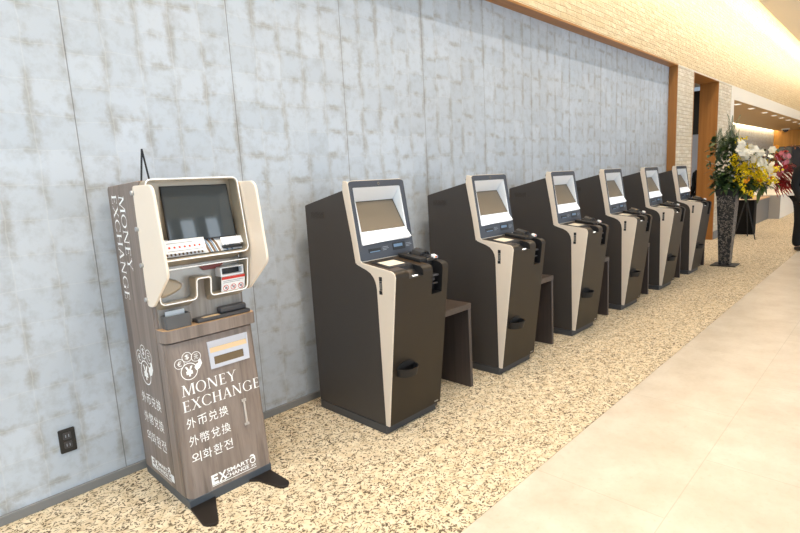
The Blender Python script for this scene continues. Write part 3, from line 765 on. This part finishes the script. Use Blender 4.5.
    m.loft([[(X(.3165), y-.001, z+.0012) for y, z in ln], [(X(.4035), y-.001, z+.0012) for y, z in ln]], caps=False, closed=False)
    sc2 = m.build('ticket_printer', M['black'], R, recalc=False)
    for u in (.315, .405):
        q = MB(); s = .0008 if u < .35 else -.0008
        q.face([(X(u+s), y, z) for y, z in [(-.836, .984), (-.846, .96), (-.852, .80), (-.9065, .796), (-.9225, .93), (-.9235, .945), (-.917, .961), (-.905, .971), (-.89, .9755)]]); q.build('printer_cheek', M['black'], sc2)
    m = MB().box(X(.325), X(.395), -.900, -.853, .894, .906).box(X(.33), X(.39), -.893, -.853, .848, .856).box(X(.345), X(.375), -.885, -.853, .868, .884)
    m.build('printer_mouth', M['dgrey'], sc2, bevel=.002)
    # deck furniture
    def zd(y): return 1.0065-.0303*(-.655-y)/.234*1.0
    def slab(u0, u1, y0, y1, h0, h1, nm, mat, par, bev=.0):
        m = MB(); m.loft([[(X(u0), y0, zd(y0)+h0), (X(u1), y0, zd(y0)+h0), (X(u1), y1, zd(y1)+h0), (X(u0), y1, zd(y1)+h0)], [(X(u0), y0, zd(y0)+h1), (X(u1), y0, zd(y0)+h1), (X(u1), y1, zd(y1)+h1), (X(u0), y1, zd(y1)+h1)]])
        return m.build(nm, mat, par, bevel=bev)
    pr = slab(.052, .236, -.835, -.675, 0, .0018, 'document_reader', M['black'], R)
    slab(.082, .212, -.802, -.708, .0018, .0026, 'reader_glass', M['glasspane'], pr)
    tm = slab(.288, .345, -.850, -.672, 0, .022, 'card_terminal', M['softblack'], R, .003)
    m = MB(); m.loft([[(X(.345), -.860, zd(-.86)), (X(.435), -.860, zd(-.86)), (X(.435), -.70, zd(-.70)), (X(.345), -.70, zd(-.70))], [(X(.352), -.852, zd(-.86)+.018), (X(.430), -.852, zd(-.86)+.018), (X(.430), -.71, zd(-.70)+.034), (X(.352), -.71, zd(-.70)+.034)]])
    kp = m.build('keypad', M['black'], R, bevel=.004)
    m = MB()
    for i in range(3):
        for j in range(4):
            y = -.835+.024*j; z = zd(y)+.0195+.016*(y+.852)/.142
            m.box(X(.362+.023*i), X(.378+.023*i), y-.007, y+.007, z, z+.004)
    m.build('keypad_keys', M['dgrey'], kp)
    # privacy hood arching over the keypad
    arcp = [(.342, .0), (.345, .028), (.358, .045), (.392, .052), (.424, .045), (.437, .028), (.440, .0)]
    arci = [(.435, .0), (.432, .025), (.421, .039), (.392, .046), (.361, .039), (.350, .025), (.347, .0)]
    m = MB(); m.loft([[(X(u), -.800, zd(-.80)+h*.9) for u, h in arcp+arci], [(X(u), -.730, zd(-.73)+h*1.1) for u, h in arcp+arci]])
    m.build('keypad_hood', M['black'], R)
    m = MB(); m.loft([[(X(.405), -.862, zd(-.86)+.012), (X(.440), -.862, zd(-.86)+.012), (X(.440), -.825, zd(-.83)+.012), (X(.405), -.825, zd(-.83)+.012)], [(X(.408), -.860, zd(-.86)+.026), (X(.437), -.860, zd(-.86)+.026), (X(.437), -.835, zd(-.83)+.032), (X(.408), -.835, zd(-.83)+.032)]])
    lb = m.build('terminal_badge', M['white'], R, bevel=.002)
    for k, mt in enumerate(('petalo', 'red', 'bluegrey')):
        MB().box(X(.409+.010*k), X(.417+.010*k), -.8635, -.862, zd(-.86)+.016, zd(-.86)+.024).build('badge_mark', M[mt], lb)
    # half round cup on the front
    def yfront(z): return -.813-.1095*(z-.058)/(.93-.058)
    z0 = .384; cxu = .116; rx = .076; ry = .075
    n = 18; ou = [(X(cxu+rx*math.cos(PI+PI*i/n)), yfront(z0)-ry*math.sin(PI*i/n)) for i in range(n+1)]
    iu = [(X(cxu+(rx-.006)*math.cos(PI+PI*i/n)), yfront(z0)-(ry-.006)*math.sin(PI*i/n)) for i in range(n+1)]
    m = MB()
    lo = [(X(cxu)+(x-X(cxu))*.9, yfront(z0)+(y-yfront(z0))*.85) for x, y in ou]
    m.loft([[(x, y, z0-.028) for x, y in lo], [(x, y-.003, z0+.022) for x, y in ou], [(x, y-.003, z0+.022) for x, y in iu], [(x, y, z0-.020) for x, y in [(X(cxu)+(x-X(cxu))*.9, yfront(z0)+(y-yfront(z0))*.85) for x, y in iu]]], caps=True, closed=True)
    m.build('cup_holder', M['softblack'], R, smooth=50)
    bk = [(X(cxu+rx*1.02*math.cos(a)), z0+.014+.04*math.sin(a)) for a in [PI*i/14 for i in range(15)]]
    m = MB(); m.loft([[(x, yfront(z)-.001, z) for x, z in bk], [(x, yfront(z)-.006, z) for x, z in bk]]); m.build('cup_back_plate', M['softblack'], R)
    MB().box(X(W-.055), X(W-.022), -.8182, -.815, .072, .078).build('maker_plate', M['chrome'], R)
    return R
XS = [1.935, 3.105, 4.280, 5.403, 6.562, 7.733]
KL = ['nearest dark brown check-in kiosk with cream trim, right beside the money exchange machine',
      'second dark brown check-in kiosk with cream trim, counting from the money exchange machine',
      'third dark brown check-in kiosk with cream trim, counting from the money exchange machine',
      'fourth dark brown check-in kiosk with cream trim, counting from the money exchange machine',
      'fifth dark brown check-in kiosk with cream trim, one before the far end of the row',
      'farthest dark brown check-in kiosk with cream trim, last in the row nearest the flower stand']
k0 = kiosk(XS[0])
for i, x in enumerate(XS):
    o = k0 if i == 0 else copy_tree(k0)
    o.location = (x+W/2, -.47, 0)
    tag(o, KL[i], 'kiosk', 'check-in kiosks along the panelled wall')
# ------------------------------------------------------------------ side tables
def side_table(x1):
    R = empty('side_table', (x1-.2, -.45, 0))
    MB().box(x1-.425, x1, -.755, -.16, .565, .605).build('tabletop', M['darkwood'], R, bevel=.002)
    MB().box(x1-.030, x1, -.752, -.162, 0, .565).build('leg_panel', M['darkwood_v'], R, bevel=.002)
    MB().box(x1-.425, x1-.395, -.752, -.162, 0, .565).build('leg_panel', M['darkwood_v'], R, bevel=.002)
    return R
TS = [2.831, 4.003, 5.160, 6.299, 7.479, 8.620]
TL = ['dark wooden side table just right of the nearest kiosk', 'dark wooden side table just right of the second kiosk', 'dark wooden side table just right of the third kiosk',
      'dark wooden side table just right of the fourth kiosk', 'dark wooden side table just right of the fifth kiosk', 'dark wooden side table right of the farthest kiosk, nearest the flower stand']
t0 = side_table(TS[0])
for i, x in enumerate(TS):
    o = t0 if i == 0 else copy_tree(t0)
    o.location = (x-.2, -.45, 0)
    tag(o, TL[i], 'table', 'side tables between the kiosks')
# ------------------------------------------------------------------ wall outlet
R = empty('wall_outlet', (.532, 0, .293))
tag(R, 'black double socket plate low on the silver wall, left of the money exchange machine', 'outlet')
MB().prism_y(rrect(.497, .567, .233, .353, .006), -.010, 0).build('cover_plate', M['black'], R, bevel=.003)
for z in (.318, .272):
    s = MB().prism_y(rrect(.515, .549, z-.017, z+.017, .003), -.0125, -.010).build('socket', M['dgrey'], R)
    MB().box(.524, .527, -.0132, -.0125, z-.007, z+.007).box(.537, .540, -.0132, -.0125, z-.007, z+.007).build('socket_slots', M['marks'], s)

# ------------------------------------------------------------------ flowers
CR = Vector((.694, -.718, 0)).normalized(); CF = Vector((.718, .694, 0)).normalized()
def leaf(bm, p, d, L, wd, bend=.3, n=4, up=Vector((0, 0, 1))):
    p = Vector(p); d = Vector(d).normalized(); s = d.cross(up)
    if s.length < .05: s = d.cross(Vector((1, 0, 0)))
    s.normalize(); nrm = s.cross(d)
    A = []; B = []
    for i in range(n+1):
        t = i/n; c = p + d*(L*t) - up*(bend*L*t*t)
        ww = wd*math.sin(PI*min(1, .12+t*.88))**.8*.5
        A.append(bm.verts.new(c+s*ww+nrm*ww*.25)); B.append(bm.verts.new(c-s*ww+nrm*ww*.25))
    for i in range(n):
        try: bm.faces.new((A[i], B[i], B[i+1], A[i+1]))
        except ValueError: pass
def rdir(zmin=-.3):
    while True:
        v = Vector((random.uniform(-1, 1), random.uniform(-1, 1), random.uniform(zmin, 1)))
        if .1 < v.length < 1: return v.normalized()
def pos(C, u, z, w=0): return C + CR*u - CF*w + Vector((0, 0, z))
def bloom_mesh(nm, mat, petals, r, wd, cup=.3):
    mb = MB()
    for i in range(petals):
        a = 2*PI*i/petals; leaf(mb.bm, (0, 0, 0), (math.cos(a), math.sin(a), cup), r, wd, .15, 3)
    mb.ball((0, 0, r*.12), r*.16, 1)
    bmesh.ops.recalc_face_normals(mb.bm, faces=mb.bm.faces[:])
    me = bpy.data.meshes.new(nm); mb.bm.to_mesh(me); mb.bm.free(); me.materials.append(mat)
    for p in me.polygons: p.use_smooth = True
    return me
def rose_mesh(nm, mat, r):
    mb = MB()
    for ring, (k, c) in enumerate(((7, .5), (6, 1.0), (4, 2.0))):
        for i in range(k):
            a = 2*PI*i/k+ring*.4; leaf(mb.bm, (0, 0, 0), (math.cos(a), math.sin(a), c), r*(1-.1*ring), r*.95, .1, 3)
    me = bpy.data.meshes.new(nm); mb.bm.to_mesh(me); mb.bm.free(); me.materials.append(mat)
    for p in me.polygons: p.use_smooth = True
    return me
def put(nm, me, parent, p, scale=1.0, face=None):
    o = bpy.data.objects.new(nm, me); col.objects.link(o); o.parent = parent
    o.location = Vector(p)-root_origin(parent)
    d = face or (rdir(-.2)-CF*.9)
    o.rotation_euler = d.to_track_quat('Z', 'Y').to_euler(); o.scale = (scale,)*3
    return o
def spray(bm, p, d, L, n, fs):
    p = Vector(p); d = Vector(d).normalized()
    for i in range(n):
        t = .15+.85*i/n; c = p+d*(L*t)-Vector((0, 0, .35*L*t*t))+Vector((random.uniform(-1, 1), random.uniform(-1, 1), random.uniform(-1, 1)))*.05*(1.1-t*.6)
        for k in range(4):
            leaf(bm, c, rdir(-.5), fs, fs*.8, .1, 2)
# --- front arrangement
FS = Vector((8.72, -1.0, 0))
R = empty('flower_pedestal', FS)
tag(R, 'tall tapered black lattice flower pedestal on a flat base past the last kiosk', 'pedestal')
ang = math.radians(0)
def sq(h, z, a=ang): return [(FS.x+h*math.sqrt(2)*math.cos(a+PI/4+k*PI/2), FS.y+h*math.sqrt(2)*math.sin(a+PI/4+k*PI/2), z) for k in range(4)]
MB().loft([sq(.068, .012), sq(.124, 1.10)]).build('column', M['lattice'], R, bevel=.004)
MB().loft([sq(.126, 1.02), sq(.132, 1.11)]).build('rim_band', M['softblack'], R, bevel=.004)
MB().prism_z(rrect(FS.x-.16, FS.x+.16, FS.y-.16, FS.y+.16, .01), 0, .012).build('base_plate', M['softblack'], R, bevel=.002)
A = empty('flower_arrangement', FS+Vector((0, 0, 1.11)))
tag(A, 'large arrangement of white orchids, yellow sprays and dark leaves on the black lattice pedestal', 'flowers')
C = FS.copy()
m = MB()
for i in range(620):
    u = random.uniform(-.20, .24); z = random.uniform(1.10, 1.80)
    if (u+.05)**2/.12+(z-1.42)**2/.16 > 1: continue
    leaf(m.bm, pos(C, u, z, random.uniform(-.22, .16)), rdir(-.2)+Vector((0, 0, .2))-CR*.15, random.uniform(.09, .17), random.uniform(.03, .065), .35)
for i in range(160):
    leaf(m.bm, pos(C, random.uniform(-.15, .45), random.uniform(1.07, 1.25), random.uniform(-.15, .15)), rdir(-.6), random.uniform(.10, .2), random.uniform(.04, .08), .4)
m.build('foliage', M['leafdark'], A, smooth=60)['kind'] = 'stuff'
m = MB()
for i in range(26):
    b = pos(C, random.uniform(-.2, .1), random.uniform(1.45, 1.75), random.uniform(-.15, .1)); d = (Vector((0, 0, 1.0))+CR*random.uniform(-.55, .45)+CF*random.uniform(-.3, .3)).normalized(); L = random.uniform(.25, .48)
    m.tube([b, b+d*L], .003, 4)
    for k in range(16):
        t = .2+.8*k/16
        for s in (-1, 1): leaf(m.bm, b+d*(L*t), d*.7+CR*s*.8, .10*(1.15-t), .012, .1, 2)
m.build('fern_fronds', M['leafgrey'], A, smooth=60)
orch = bloom_mesh('white_orchid', M['petalw'], 6, .056, .046); rose = rose_mesh('orange_rose', M['petalo'], .036)
for i in range(54):
    t = random.random(); u = -.08+.50*t+random.gauss(0, .07); z = 1.72-.36*t+random.gauss(0, .075)
    put('white_orchid', orch, A, pos(C, u, z, .27+random.uniform(-.05, .09)), random.uniform(.8, 1.25))
for u, z in ((.09, 1.24), (.06, 1.21), (.29, 1.25), (.26, 1.22), (.35, 1.27), (.46, 1.66), (.40, 1.64), (.40, 1.24)):
    put('orange_rose', rose, A, pos(C, u, z, .27), 1.1)
for i in range(34):
    t = random.random()**.9
    m = MB(); b = pos(C, -.02+.38*t+random.gauss(0, .06), 1.40-.16*t+random.gauss(0, .10), .17+random.uniform(-.05, .1))
    spray(m.bm, b, rdir(-.3)+CR*.35-CF*.3+Vector((0, 0, -.15)), random.uniform(.16, .28), 18, .030); m.build('yellow_spray', M['petaly'], A, smooth=0)
for i in range(8):
    m = MB(); b = pos(C, random.uniform(-.12, .2), random.uniform(1.55, 1.75), .15)
    spray(m.bm, b, rdir(.2)+CR*.2-CF*.2, random.uniform(.15, .26), 12, .02); m.build('yellow_spray', M['petaly'], A, smooth=0)
# --- rear arrangement on a tripod
TC = Vector((12.05, -.60, 0))
R = empty('flower_tripod', TC)
tag(R, 'thin black tripod stand with a dark bucket behind the lattice pedestal', 'stand')
top = Vector((12.05, -.60, .80))
for p in ((12.02, -.42, 0), (11.92, -.80, 0), (12.42, -.58, 0)):
    MB().tube([top, p], [.012, .010], 8).build('leg', M['softblack'], R)
MB().lathe((TC.x, TC.y, .78), [(.10, 0), (.13, .22), (.135, .24), (.12, .24), (.11, .05)], 20).build('bucket', M['softblack'], R)
A2 = empty('flower_arrangement', TC+Vector((0, 0, 1.0)))
tag(A2, 'red and russet flower arrangement behind the white and yellow one, on the tripod stand', 'flowers')
C = TC.copy()
m = MB()
for i in range(220): leaf(m.bm, pos(C, random.uniform(-.25, .5), random.uniform(.98, 1.75), random.uniform(-.1, .15)), rdir(-.2), random.uniform(.10, .2), random.uniform(.03, .06), .3)
m.build('foliage', M['leafdark'], A2, smooth=60)['kind'] = 'stuff'
m = MB()
for i in range(150):
    leaf(m.bm, pos(C, random.uniform(.44, .74), random.uniform(.95, 1.42), random.uniform(0, .18)), CR*random.uniform(.3, 1)+Vector((0, 0, random.uniform(-.8, .35))), random.uniform(.12, .24), random.uniform(.03, .05), .3)
m.build('red_leaves', M['petalr'], A2, smooth=60)
m = MB()
for i in range(12): spray(m.bm, pos(C, random.uniform(.35, .6), random.uniform(1.3, 1.75), .1), rdir(.0)+CR*.5+Vector((0, 0, .3)), random.uniform(.2, .32), 12, .03)
m.build('russet_sprays', M['russet'], A2, smooth=0)
pk = bloom_mesh('pink_bloom', M['petalp'], 7, .06, .045); rd = rose_mesh('red_rose', M['petalr'], .055)
for i in range(22): put('pink_bloom', pk, A2, pos(C, random.uniform(.36, .66), random.uniform(1.22, 1.62), .17+random.uniform(-.05, .05)), random.uniform(.7, 1.1))
for i in range(10): put('red_rose', rd, A2, pos(C, random.uniform(.40, .60), random.uniform(1.35, 1.65), .17), random.uniform(.8, 1.2))
for i in range(3):
    m = MB(); spray(m.bm, pos(C, random.uniform(.15, .3), random.uniform(1.1, 1.6), .18), rdir(-.3), .22, 12, .028); m.build('yellow_spray', M['petaly'], A2, smooth=0)

# ------------------------------------------------------------------ reception furniture
R = empty('covered_table', (12.95, -.45, 0)); tag(R, 'small table under a black cloth behind the lattice pedestal', 'table')
zz = []
P = rrect(12.75, 13.0, -.61, -.14, .01)
MB().prism_z(P, .0, .69).build('cloth_skirt', M['cloth'], R, bevel=.01)
MB().prism_z(rrect(12.74, 13.01, -.62, -.13, .01), .69, .705).build('cloth_top', M['cloth'], R, bevel=.004)
R = empty('reception_counter', (16, .1, 0)); tag(R, 'long low reception counter with grey front and wooden top, behind the flowers', 'counter')
MB().box(13.3, 16.55, -.255, .35, 0, .56).build('front', M['counter'], R, bevel=.004)
MB().box(13.28, 16.55, -.275, .37, .56, .59).build('worktop', M['ledgetop'], R, bevel=.004)
R = empty('reception_counter', (19.5, 0, 0)); tag(R, 'white fronted reception counter farther along, left of the person in black', 'counter')
MB().box(16.56, 23, -.50, .35, 0, .60).build('front', M['counterw'], R, bevel=.004)
MB().box(16.552, 16.56, -.498, .348, 0, .60).build('end_panel', M['counter2'], R)
MB().box(16.55, 23, -.51, .36, .60, .63).build('worktop', M['counterw'], R, bevel=.004)
R = MB().box(19.9, 20.0, -.47, .33, .63, 1.13).build('desk_screen', M['counterw'], None, bevel=.01)
tag(R, 'white upright screen standing on the far white counter', 'screen')
# security camera under the reception ceiling
R = empty('security_camera', (26.8, .95, 2.80)); tag(R, 'white dome security camera on the reception ceiling', 'camera')
MB().lathe((26.8, .95, 2.70), [(.14, .10), (.14, .05), (.10, .05)], 20).build('base', M['white'], R)
MB().ball((26.8, .95, 2.755), .11, 2, (1, 1, .9)).build('dome', M['glassdark'], R)
# downlights
DL = [13.9, 15.4, 17.1, 18.5, 19.8, 21.1, 22.5, 23.8]
DN = ['first', 'second', 'third', 'fourth', 'fifth', 'sixth', 'seventh', 'eighth']
def downlight(x, y, z):
    R = empty('downlight', (x, y, z))
    MB().plate(rrect(x-.14, x+.14, y-.07, y+.07, .06), [rrect(x-.115, x+.115, y-.05, y+.05, .045)], lambda u, v, w: (u, v, z+w), -.008, .0).build('ring', M['white'], R)
    MB().plate(rrect(x-.12, x+.12, y-.055, y+.055, .045), [], lambda u, v, w: (u, v, z+w), -.004, None).build('lens', M['lampglow'], R)
    return R
d0 = downlight(DL[0], .06, 2.775)
for i, x in enumerate(DL):
    o = d0 if i == 0 else copy_tree(d0)
    o.location = (x, .02+.012*i, 2.775)
    tag(o, '%s recessed downlight in the bronze reception ceiling, counting from the flowers' % DN[i], 'light', 'downlights in the reception ceiling')

# ------------------------------------------------------------------ people
def skin_obj(name, chains, mat, parent, origin, sub=2):
    """chains: list of [(pos, radius), ...]; a chain may start on an existing point"""
    bm = bmesh.new(); lay = bm.verts.layers.skin.verify(); idx = {}
    root = None
    for ch in chains:
        prev = None
        for p, r in ch:
            key = tuple(round(c, 4) for c in p)
            if key not in idx:
                v = bm.verts.new(Vector(p)-Vector(origin)); rr = r if isinstance(r, tuple) else (r, r)
                v[lay].radius = rr; idx[key] = v
                if root is None: root = v; v[lay].use_root = True
            v = idx[key]
            if prev is not None and bm.edges.get((prev, v)) is None: bm.edges.new((prev, v))
            prev = v
    me = bpy.data.meshes.new(name); bm.to_mesh(me); bm.free(); me.materials.append(mat)
    o = bpy.data.objects.new(name, me); col.objects.link(o); o.parent = parent
    o.modifiers.new('skin', 'SKIN').use_smooth_shade = True
    s = o.modifiers.new('sub', 'SUBSURF'); s.levels = sub; s.render_levels = sub
    return o
def person(base, face_ang, label):
    """standing figure; local frame: +Y is the way the person faces"""
    R = empty('person', base); R.rotation_euler = (0, 0, face_ang); tag(R, label, 'person')
    O = (0, 0, 0)
    H = [((0, 0, .92), .12), ((0, 0, 1.08), .105), ((0, 0, 1.22), .095), ((0, -.005, 1.35), .055), ((0, .0, 1.43), .05), ((0, .012, 1.48), .05), ((0, .02, 1.54), .078), ((0, .02, 1.61), .082), ((0, .015, 1.66), .05)]
    ch = [H]
    hands = []
    for s in (-1, 1):
        leg = [((0, 0, .92), .12), ((s*.085, 0, .84), .088), ((s*.09, .01, .47), .058), ((s*.09, -.01, .28), .052), ((s*.09, -.015, .08), .034), ((s*.09, .05, .035), .034), ((s*.095, .13, .028), .026)]
        wr = (s*.225, .13, .80) 
        arm = [((0, 0, 1.22), .095), ((s*.10, 0, 1.325), .044), ((s*.172, -.005, 1.285), .038), ((s*.206, -.02, 1.06), .036), (wr, .026), ((s*.222, .155, .755), .030), ((s*.220, .17, .725), .028)]
        ch += [leg, arm]
        pb = Vector((s*.220, .17, .725))
        for k, (ox, L) in enumerate(((.024, .062), (.008, .072), (-.008, .068), (-.024, .052))):
            b = pb+Vector((0, ox*.5, ox*.2)) if False else pb+Vector((s*.0, ox, 0))
            ch.append([((s*.220, .17, .725), .028), (tuple(b+Vector((0, .004, -.022))), .0095), (tuple(b+Vector((-s*.008, .008, -.022-L*.5))), .0085), (tuple(b+Vector((-s*.020, .004, -.022-L*.95))), .0070)])
        ch.append([((s*.222, .155, .755), .030), ((s*.205, .190, .735), .011), ((s*.200, .205, .705), .009), ((s*.198, .210, .683), .007)])
    body = skin_obj('body', ch, M['skin'], R, O)
    # suit: jacket, trousers
    m = MB()
    prof = [(.83, .172, .122, 0), (.90, .172, .122, 0), (1.0, .160, .116, 0), (1.10, .150, .112, 0), (1.22, .170, .120, 0), (1.31, .178, .108, -.004), (1.36, .140, .090, -.006), (1.395, .085, .070, -.004), (1.425, .060, .058, 0)]
    m.loft([[(rx*math.cos(2*PI*k/28), cy+ry*math.sin(2*PI*k/28), z) for k in range(28)] for z, rx, ry, cy in prof])
    for sd in (-1, 1):
        m.tube([(sd*.135, -.004, 1.335), (sd*.175, -.005, 1.30), (sd*.198, -.012, 1.20), (sd*.208, -.02, 1.06), (sd*.216, .045, .94), (sd*.226, .125, .815)], [.062, .066, .058, .054, .049, .043], 14)
    m.build('jacket', M['suit'], R, origin=(0, 0, 0), smooth=60)
    m = MB(); m.loft([[(rx*math.cos(2*PI*k/20), ry*math.sin(2*PI*k/20), z) for k in range(20)] for z, rx, ry in ((1.40, .062, .060), (1.445, .056, .056), (1.445, .051, .051), (1.40, .055, .055))]); m.build('shirt_collar', M['shirt'], R, origin=(0, 0, 0))
    tr = []
    for s in (-1, 1):
        tr.append([((0, 0, .93), (.15, .125)), ((s*.085, 0, .83), .105), ((s*.092, .01, .47), .076), ((s*.095, -.01, .20), .072), ((s*.095, -.005, .06), .074)])
    skin_obj('trousers', tr, M['suit'], R, O)
    for s in (-1, 1):
        skin_obj('shoe', [[((s*.095, -.05, .042), .038), ((s*.095, .02, .045), .042), ((s*.095, .11, .034), .036), ((s*.098, .19, .026), .026)]], M['black'], R, O)
    hr = [[((0, -.03, 1.50), .060), ((0, -.022, 1.58), .092), ((0, -.012, 1.645), .088), ((0, .025, 1.70), .055)]]
    skin_obj('hair', hr, M['hair'], R, O)
    m = MB()
    for s in (-1, 1): m.ball((s*.033, .098, 1.585), .010, 1, (1, .5, .7))
    m.build('eyes', M['black'], body, origin=(0, 0, 0))
    m = MB(); m.loft([[(-.008, .094, 1.59), (.008, .094, 1.59), (0, .098, 1.592)], [(-.014, .094, 1.545), (.014, .094, 1.545), (0, .120, 1.548)]]); m.build('nose', M['skin'], body, origin=(0, 0, 0))
    m = MB(); m.ball((0, .094, 1.515), .02, 1, (1, .3, .3)); m.build('mouth', M['petalp'], body, origin=(0, 0, 0))
    m = MB()
    for s in (-1, 1): m.ball((s*.082, .01, 1.575), .024, 1, (.4, .7, 1.2))
    m.build('ears', M['skin'], body, origin=(0, 0, 0))
    return R
person((10.66, -1.665, 0), math.radians(150), 'person in a black suit standing at the right edge beside the stone floor')
person((12.36, .235, 0), math.radians(75), 'person in dark clothes half hidden behind the wooden jamb of the passage')

# ------------------------------------------------------------------ light
wd = bpy.data.worlds.new('room_daylight'); sc.world = wd; wd.use_nodes = True
bg = wd.node_tree.nodes['Background']; bg.inputs[0].default_value = (.68, .84, 1.0, 1); bg.inputs[1].default_value = .46
def area(name, loc, rot, sx, sy, power, color, spread=180):
    l = bpy.data.lights.new(name, 'AREA'); l.shape = 'RECTANGLE'; l.size = sx; l.size_y = sy; l.energy = power; l.color = color; l.spread = math.radians(spread)
    o = bpy.data.objects.new(name, l); col.objects.link(o); o.location = loc; o.rotation_euler = rot; return o
WARM = (1.0, .82, .56)
area('cove_light', (10, -.575, 4.86), (math.radians(80), 0, 0), 34, .16, 300, WARM)
area('wall_fill_light', (10, -.72, 4.42), (0, 0, 0), 34, .05, 270, (1.0, .93, .84))  # added strip without a fitting, boosts the cove light on the wall
area('reception_cove_light', (20.7, 1.5, 2.95), (0, 0, 0), 15, .1, 160, WARM)
for i, (x, pw) in enumerate(((-.5, 44), (1.8, 46), (4.2, 15), (6.6, 5), (9.0, 6), (11.4, 8), (13.8, 12), (17, 20))):
    area('ceiling_downlight', (x, -2.3, 4.40), (0, 0, 0), .5, .5, pw, (1.0, .90, .76), 120)
area('window_daylight', (8.0, -9.6, 1.75), (math.radians(90), 0, 0), 22, 3.5, 1130, (.76, .88, 1.0))
area('end_window_daylight', (-4.6, -3.4, 2.9), (math.radians(90), 0, math.radians(-65)), 5, 3.0, 150, (.44, .74, 1.0))
area('passage_light', (10.8, 1.6, 3.0), (0, 0, 0), 1, 1, 25, (1, .9, .8))
# opposite window wall: dark head, upright mullions, daylight outside
mu = MB()
for k in range(40): mu.box(-6+.55*k, -5.82+.55*k, -9.1, -8.9, 0, 3.35)
structure('window_3', mu, M['dgrey'])
structure('wall_front', MB().box(-8, XF, -9.15, -8.9, 3.35, 4.6), M['plaster'])
# ------------------------------------------------------------------ camera
cd = bpy.data.cameras.new('camera'); cd.sensor_width = 36; cd.lens = 519.8/800*36; cd.clip_end = 200
cam = bpy.data.objects.new('camera', cd); col.objects.link(cam); sc.camera = cam
r = Vector((.69441, -.71763, -.05287)); u = Vector((.15077, .07327, .98585)); f = Vector((.7036, .69256, -.15908))
m = Matrix((r, u, -f)).transposed().to_4x4(); m.translation = Vector((0, -2.8728, 1.45)); cam.matrix_world = m
sc.view_settings.view_transform = 'Standard'; sc.view_settings.look = 'None'; sc.view_settings.exposure = -0.05
